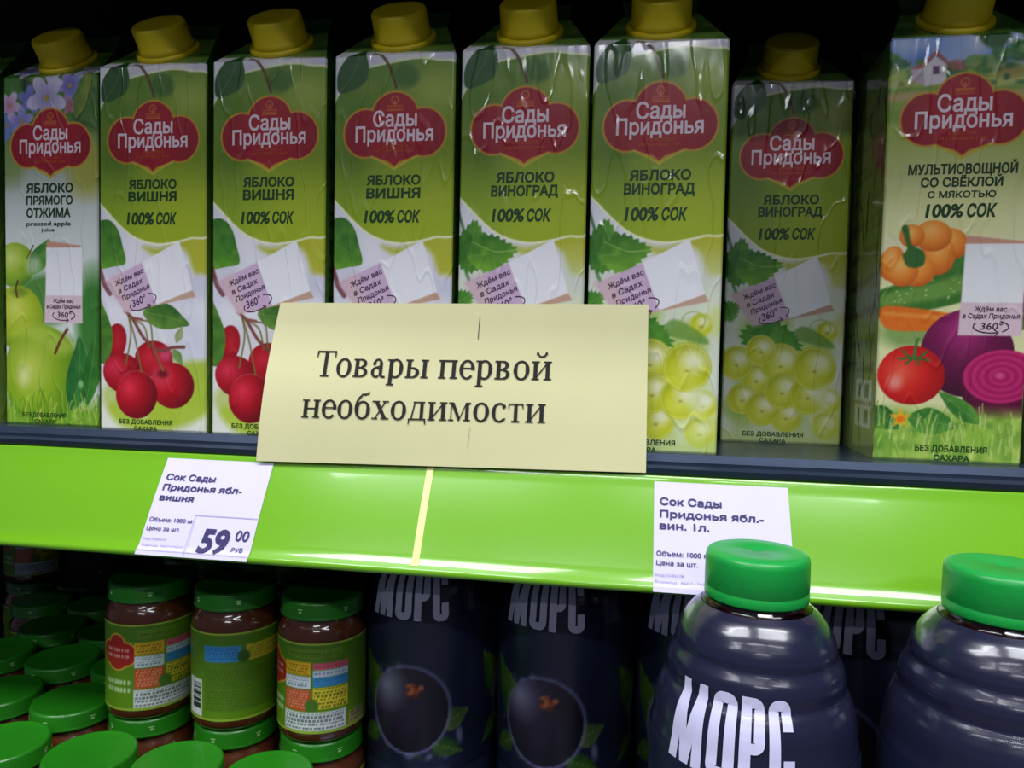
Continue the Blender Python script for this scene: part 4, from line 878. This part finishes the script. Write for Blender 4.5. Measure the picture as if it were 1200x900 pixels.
# block letters, four heavy condensed capitals
def rr_ring(x0, y0, x1, y1, w, r=3.4, open_=None, n=7):
    """rounded rectangle stroke; open_ = (ya, yb) removes the right side between those heights"""
    def path(ins):
        rr_ = max(r-ins, .4); pts = []
        for cx, cy, a0 in ((x1-ins-rr_, y1-ins-rr_, 0), (x0+ins+rr_, y1-ins-rr_, 90), (x0+ins+rr_, y0+ins+rr_, 180), (x1-ins-rr_, y0+ins+rr_, 270)):
            for a in np.radians(np.linspace(a0, a0+90, n)): pts.append((cx+rr_*math.cos(a), cy+rr_*math.sin(a)))
        return np.array(pts)
    o, i = path(0), path(w); k = len(o)
    return np.concatenate([o, i]), [[j, (j+1) % k, k+(j+1) % k, k+j] for j in range(k if not open_ else k-1)]
f = Flat()
def add(vf): f.add(vf[0], vf[1])
LH = 31.0
def subdiv_box(x0, y0, x1, y1): 
    ys_ = np.linspace(y0, y1, 14); xs2 = (x0, (x0+x1)/2, x1); v = [(x, y) for y in ys_ for x in xs2]; f.add(v, [[i*3+j, i*3+j+1, i*3+j+4, i*3+j+3] for i in range(13) for j in range(2)])
def slant(xa, xb, w):
    ys_ = np.linspace(0, LH, 14); v = []
    for y in ys_:
        t = y/LH; x = xa+(xb-xa)*t; v += [(x, y), (x+w, y)]
    f.add(v, [[2*i, 2*i+1, 2*i+3, 2*i+2] for i in range(13)])
slant(0, 1.2, 4.6); slant(6.6, 1.2, 4.3); slant(6.6, 11.4, 4.3); slant(12.6, 11.4, 4.6)
def rounded(x0, x1, y0, y1, w, left=True, opening=None):
    v, fc_ = rr_ring(x0, y0, x1, y1, w, 4.0)
    f.add(v, fc_)
# the long straight sides are cut into short pieces so that they bend with the bottle
def tall_ring(x0, x1, y0, y1, w, gap=None):
    r = 4.4; n = 6
    for (cx, cy, a0) in ((x1-r, y1-r, 0), (x0+r, y1-r, 90), (x0+r, y0+r, 180), (x1-r, y0+r, 270)):
        a = np.radians(np.linspace(a0, a0+90, n)); ro, ri = r, max(r-w, .3)
        o = np.stack([cx+ro*np.cos(a), cy+ro*np.sin(a)], -1); i_ = np.stack([cx+ri*np.cos(a), cy+ri*np.sin(a)], -1)
        f.add(np.concatenate([o, i_]), [[k, k+1, n+k+1, n+k] for k in range(n-1)])
    subdiv_box(x0, y0+r, x0+w, y1-r)
    for a, b in ([(y0+r, y1-r)] if gap is None else [(y0+r, gap[0]), (gap[1], y1-r)]):
        if b > a: subdiv_box(x1-w, a, x1, b)
    for ya, yb in ((y0, y0+w*.9), (y1-w*.9, y1)): f.rect(x0+r, ya, x1-r, yb)
tall_ring(19.2, 31.0, 0, LH, 4.7)
subdiv_box(32.8, 0, 37.5, LH); tall_ring(32.8, 43.2, 11.5, LH, 4.5)
tall_ring(45.0, 55.4, 0, LH, 4.6, (10.5, 20.5))
def on_bottle(V):
    z = (V[:, 1])/1000*1.02+.1605; a = (V[:, 0]-27.7)*.00092/.0425-math.pi/2; r_ = brad(z)+.0006
    return np.stack([r_*np.cos(a), r_*np.sin(a), z], -1)
bot = tag(empty('juice_bottle'), '', 'bottle')
for me_ in (me_n, me_q, me_c):
    for v in me_.vertices: v.co.z += .0040
for nme, me_ in (('bottle_body', me_b), ('bottle_neck', me_n), ('juice', me_q), ('bottle_cap', me_c), ('printed_sleeve', me_s)): obj(nme, me_, bot)
lt = f.build('block_lettering', [m_sleeve_ink], on_bottle, bot)
for p in lt.data.polygons: p.use_smooth = True
FB = 'dark juice bottles on the lower shelf'
def put_bottle(x, y, turn, label, firstb=False):
    o = bot if firstb else copy_tree(bot)
    camdir = math.atan2(-.3927-y, .0296-x); o.location = (x, y, ZL); o.rotation_euler = (0, 0, camdir+math.pi/2+math.radians(turn)); o['label'] = label; o['group'] = FB
put_bottle(.0843, -.066, -12, 'green capped bottle with white lettering in front of the rail and right price label', True)
put_bottle(.1812, -.066, 70, 'green capped bottle at the right edge of the photo, no lettering toward us')
for x, y, tn, lb in ((-.0965, .0720, -22, 'dim dark bottle with berry print right beside the stacked jars'), (-.0085, .0720, -20, 'dim dark bottle with berry print, second to the right of the jars'),
        (.0795, .0720, -18, 'dim bottle mostly hidden behind the front bottle below the right price label'), (.1675, .0720, -16, 'dim bottle with lettering in the gap between the two front bottles'), (.2555, .0720, -12, 'dim bottle behind the front bottle at the right edge')):
    put_bottle(x, y, tn, lb)
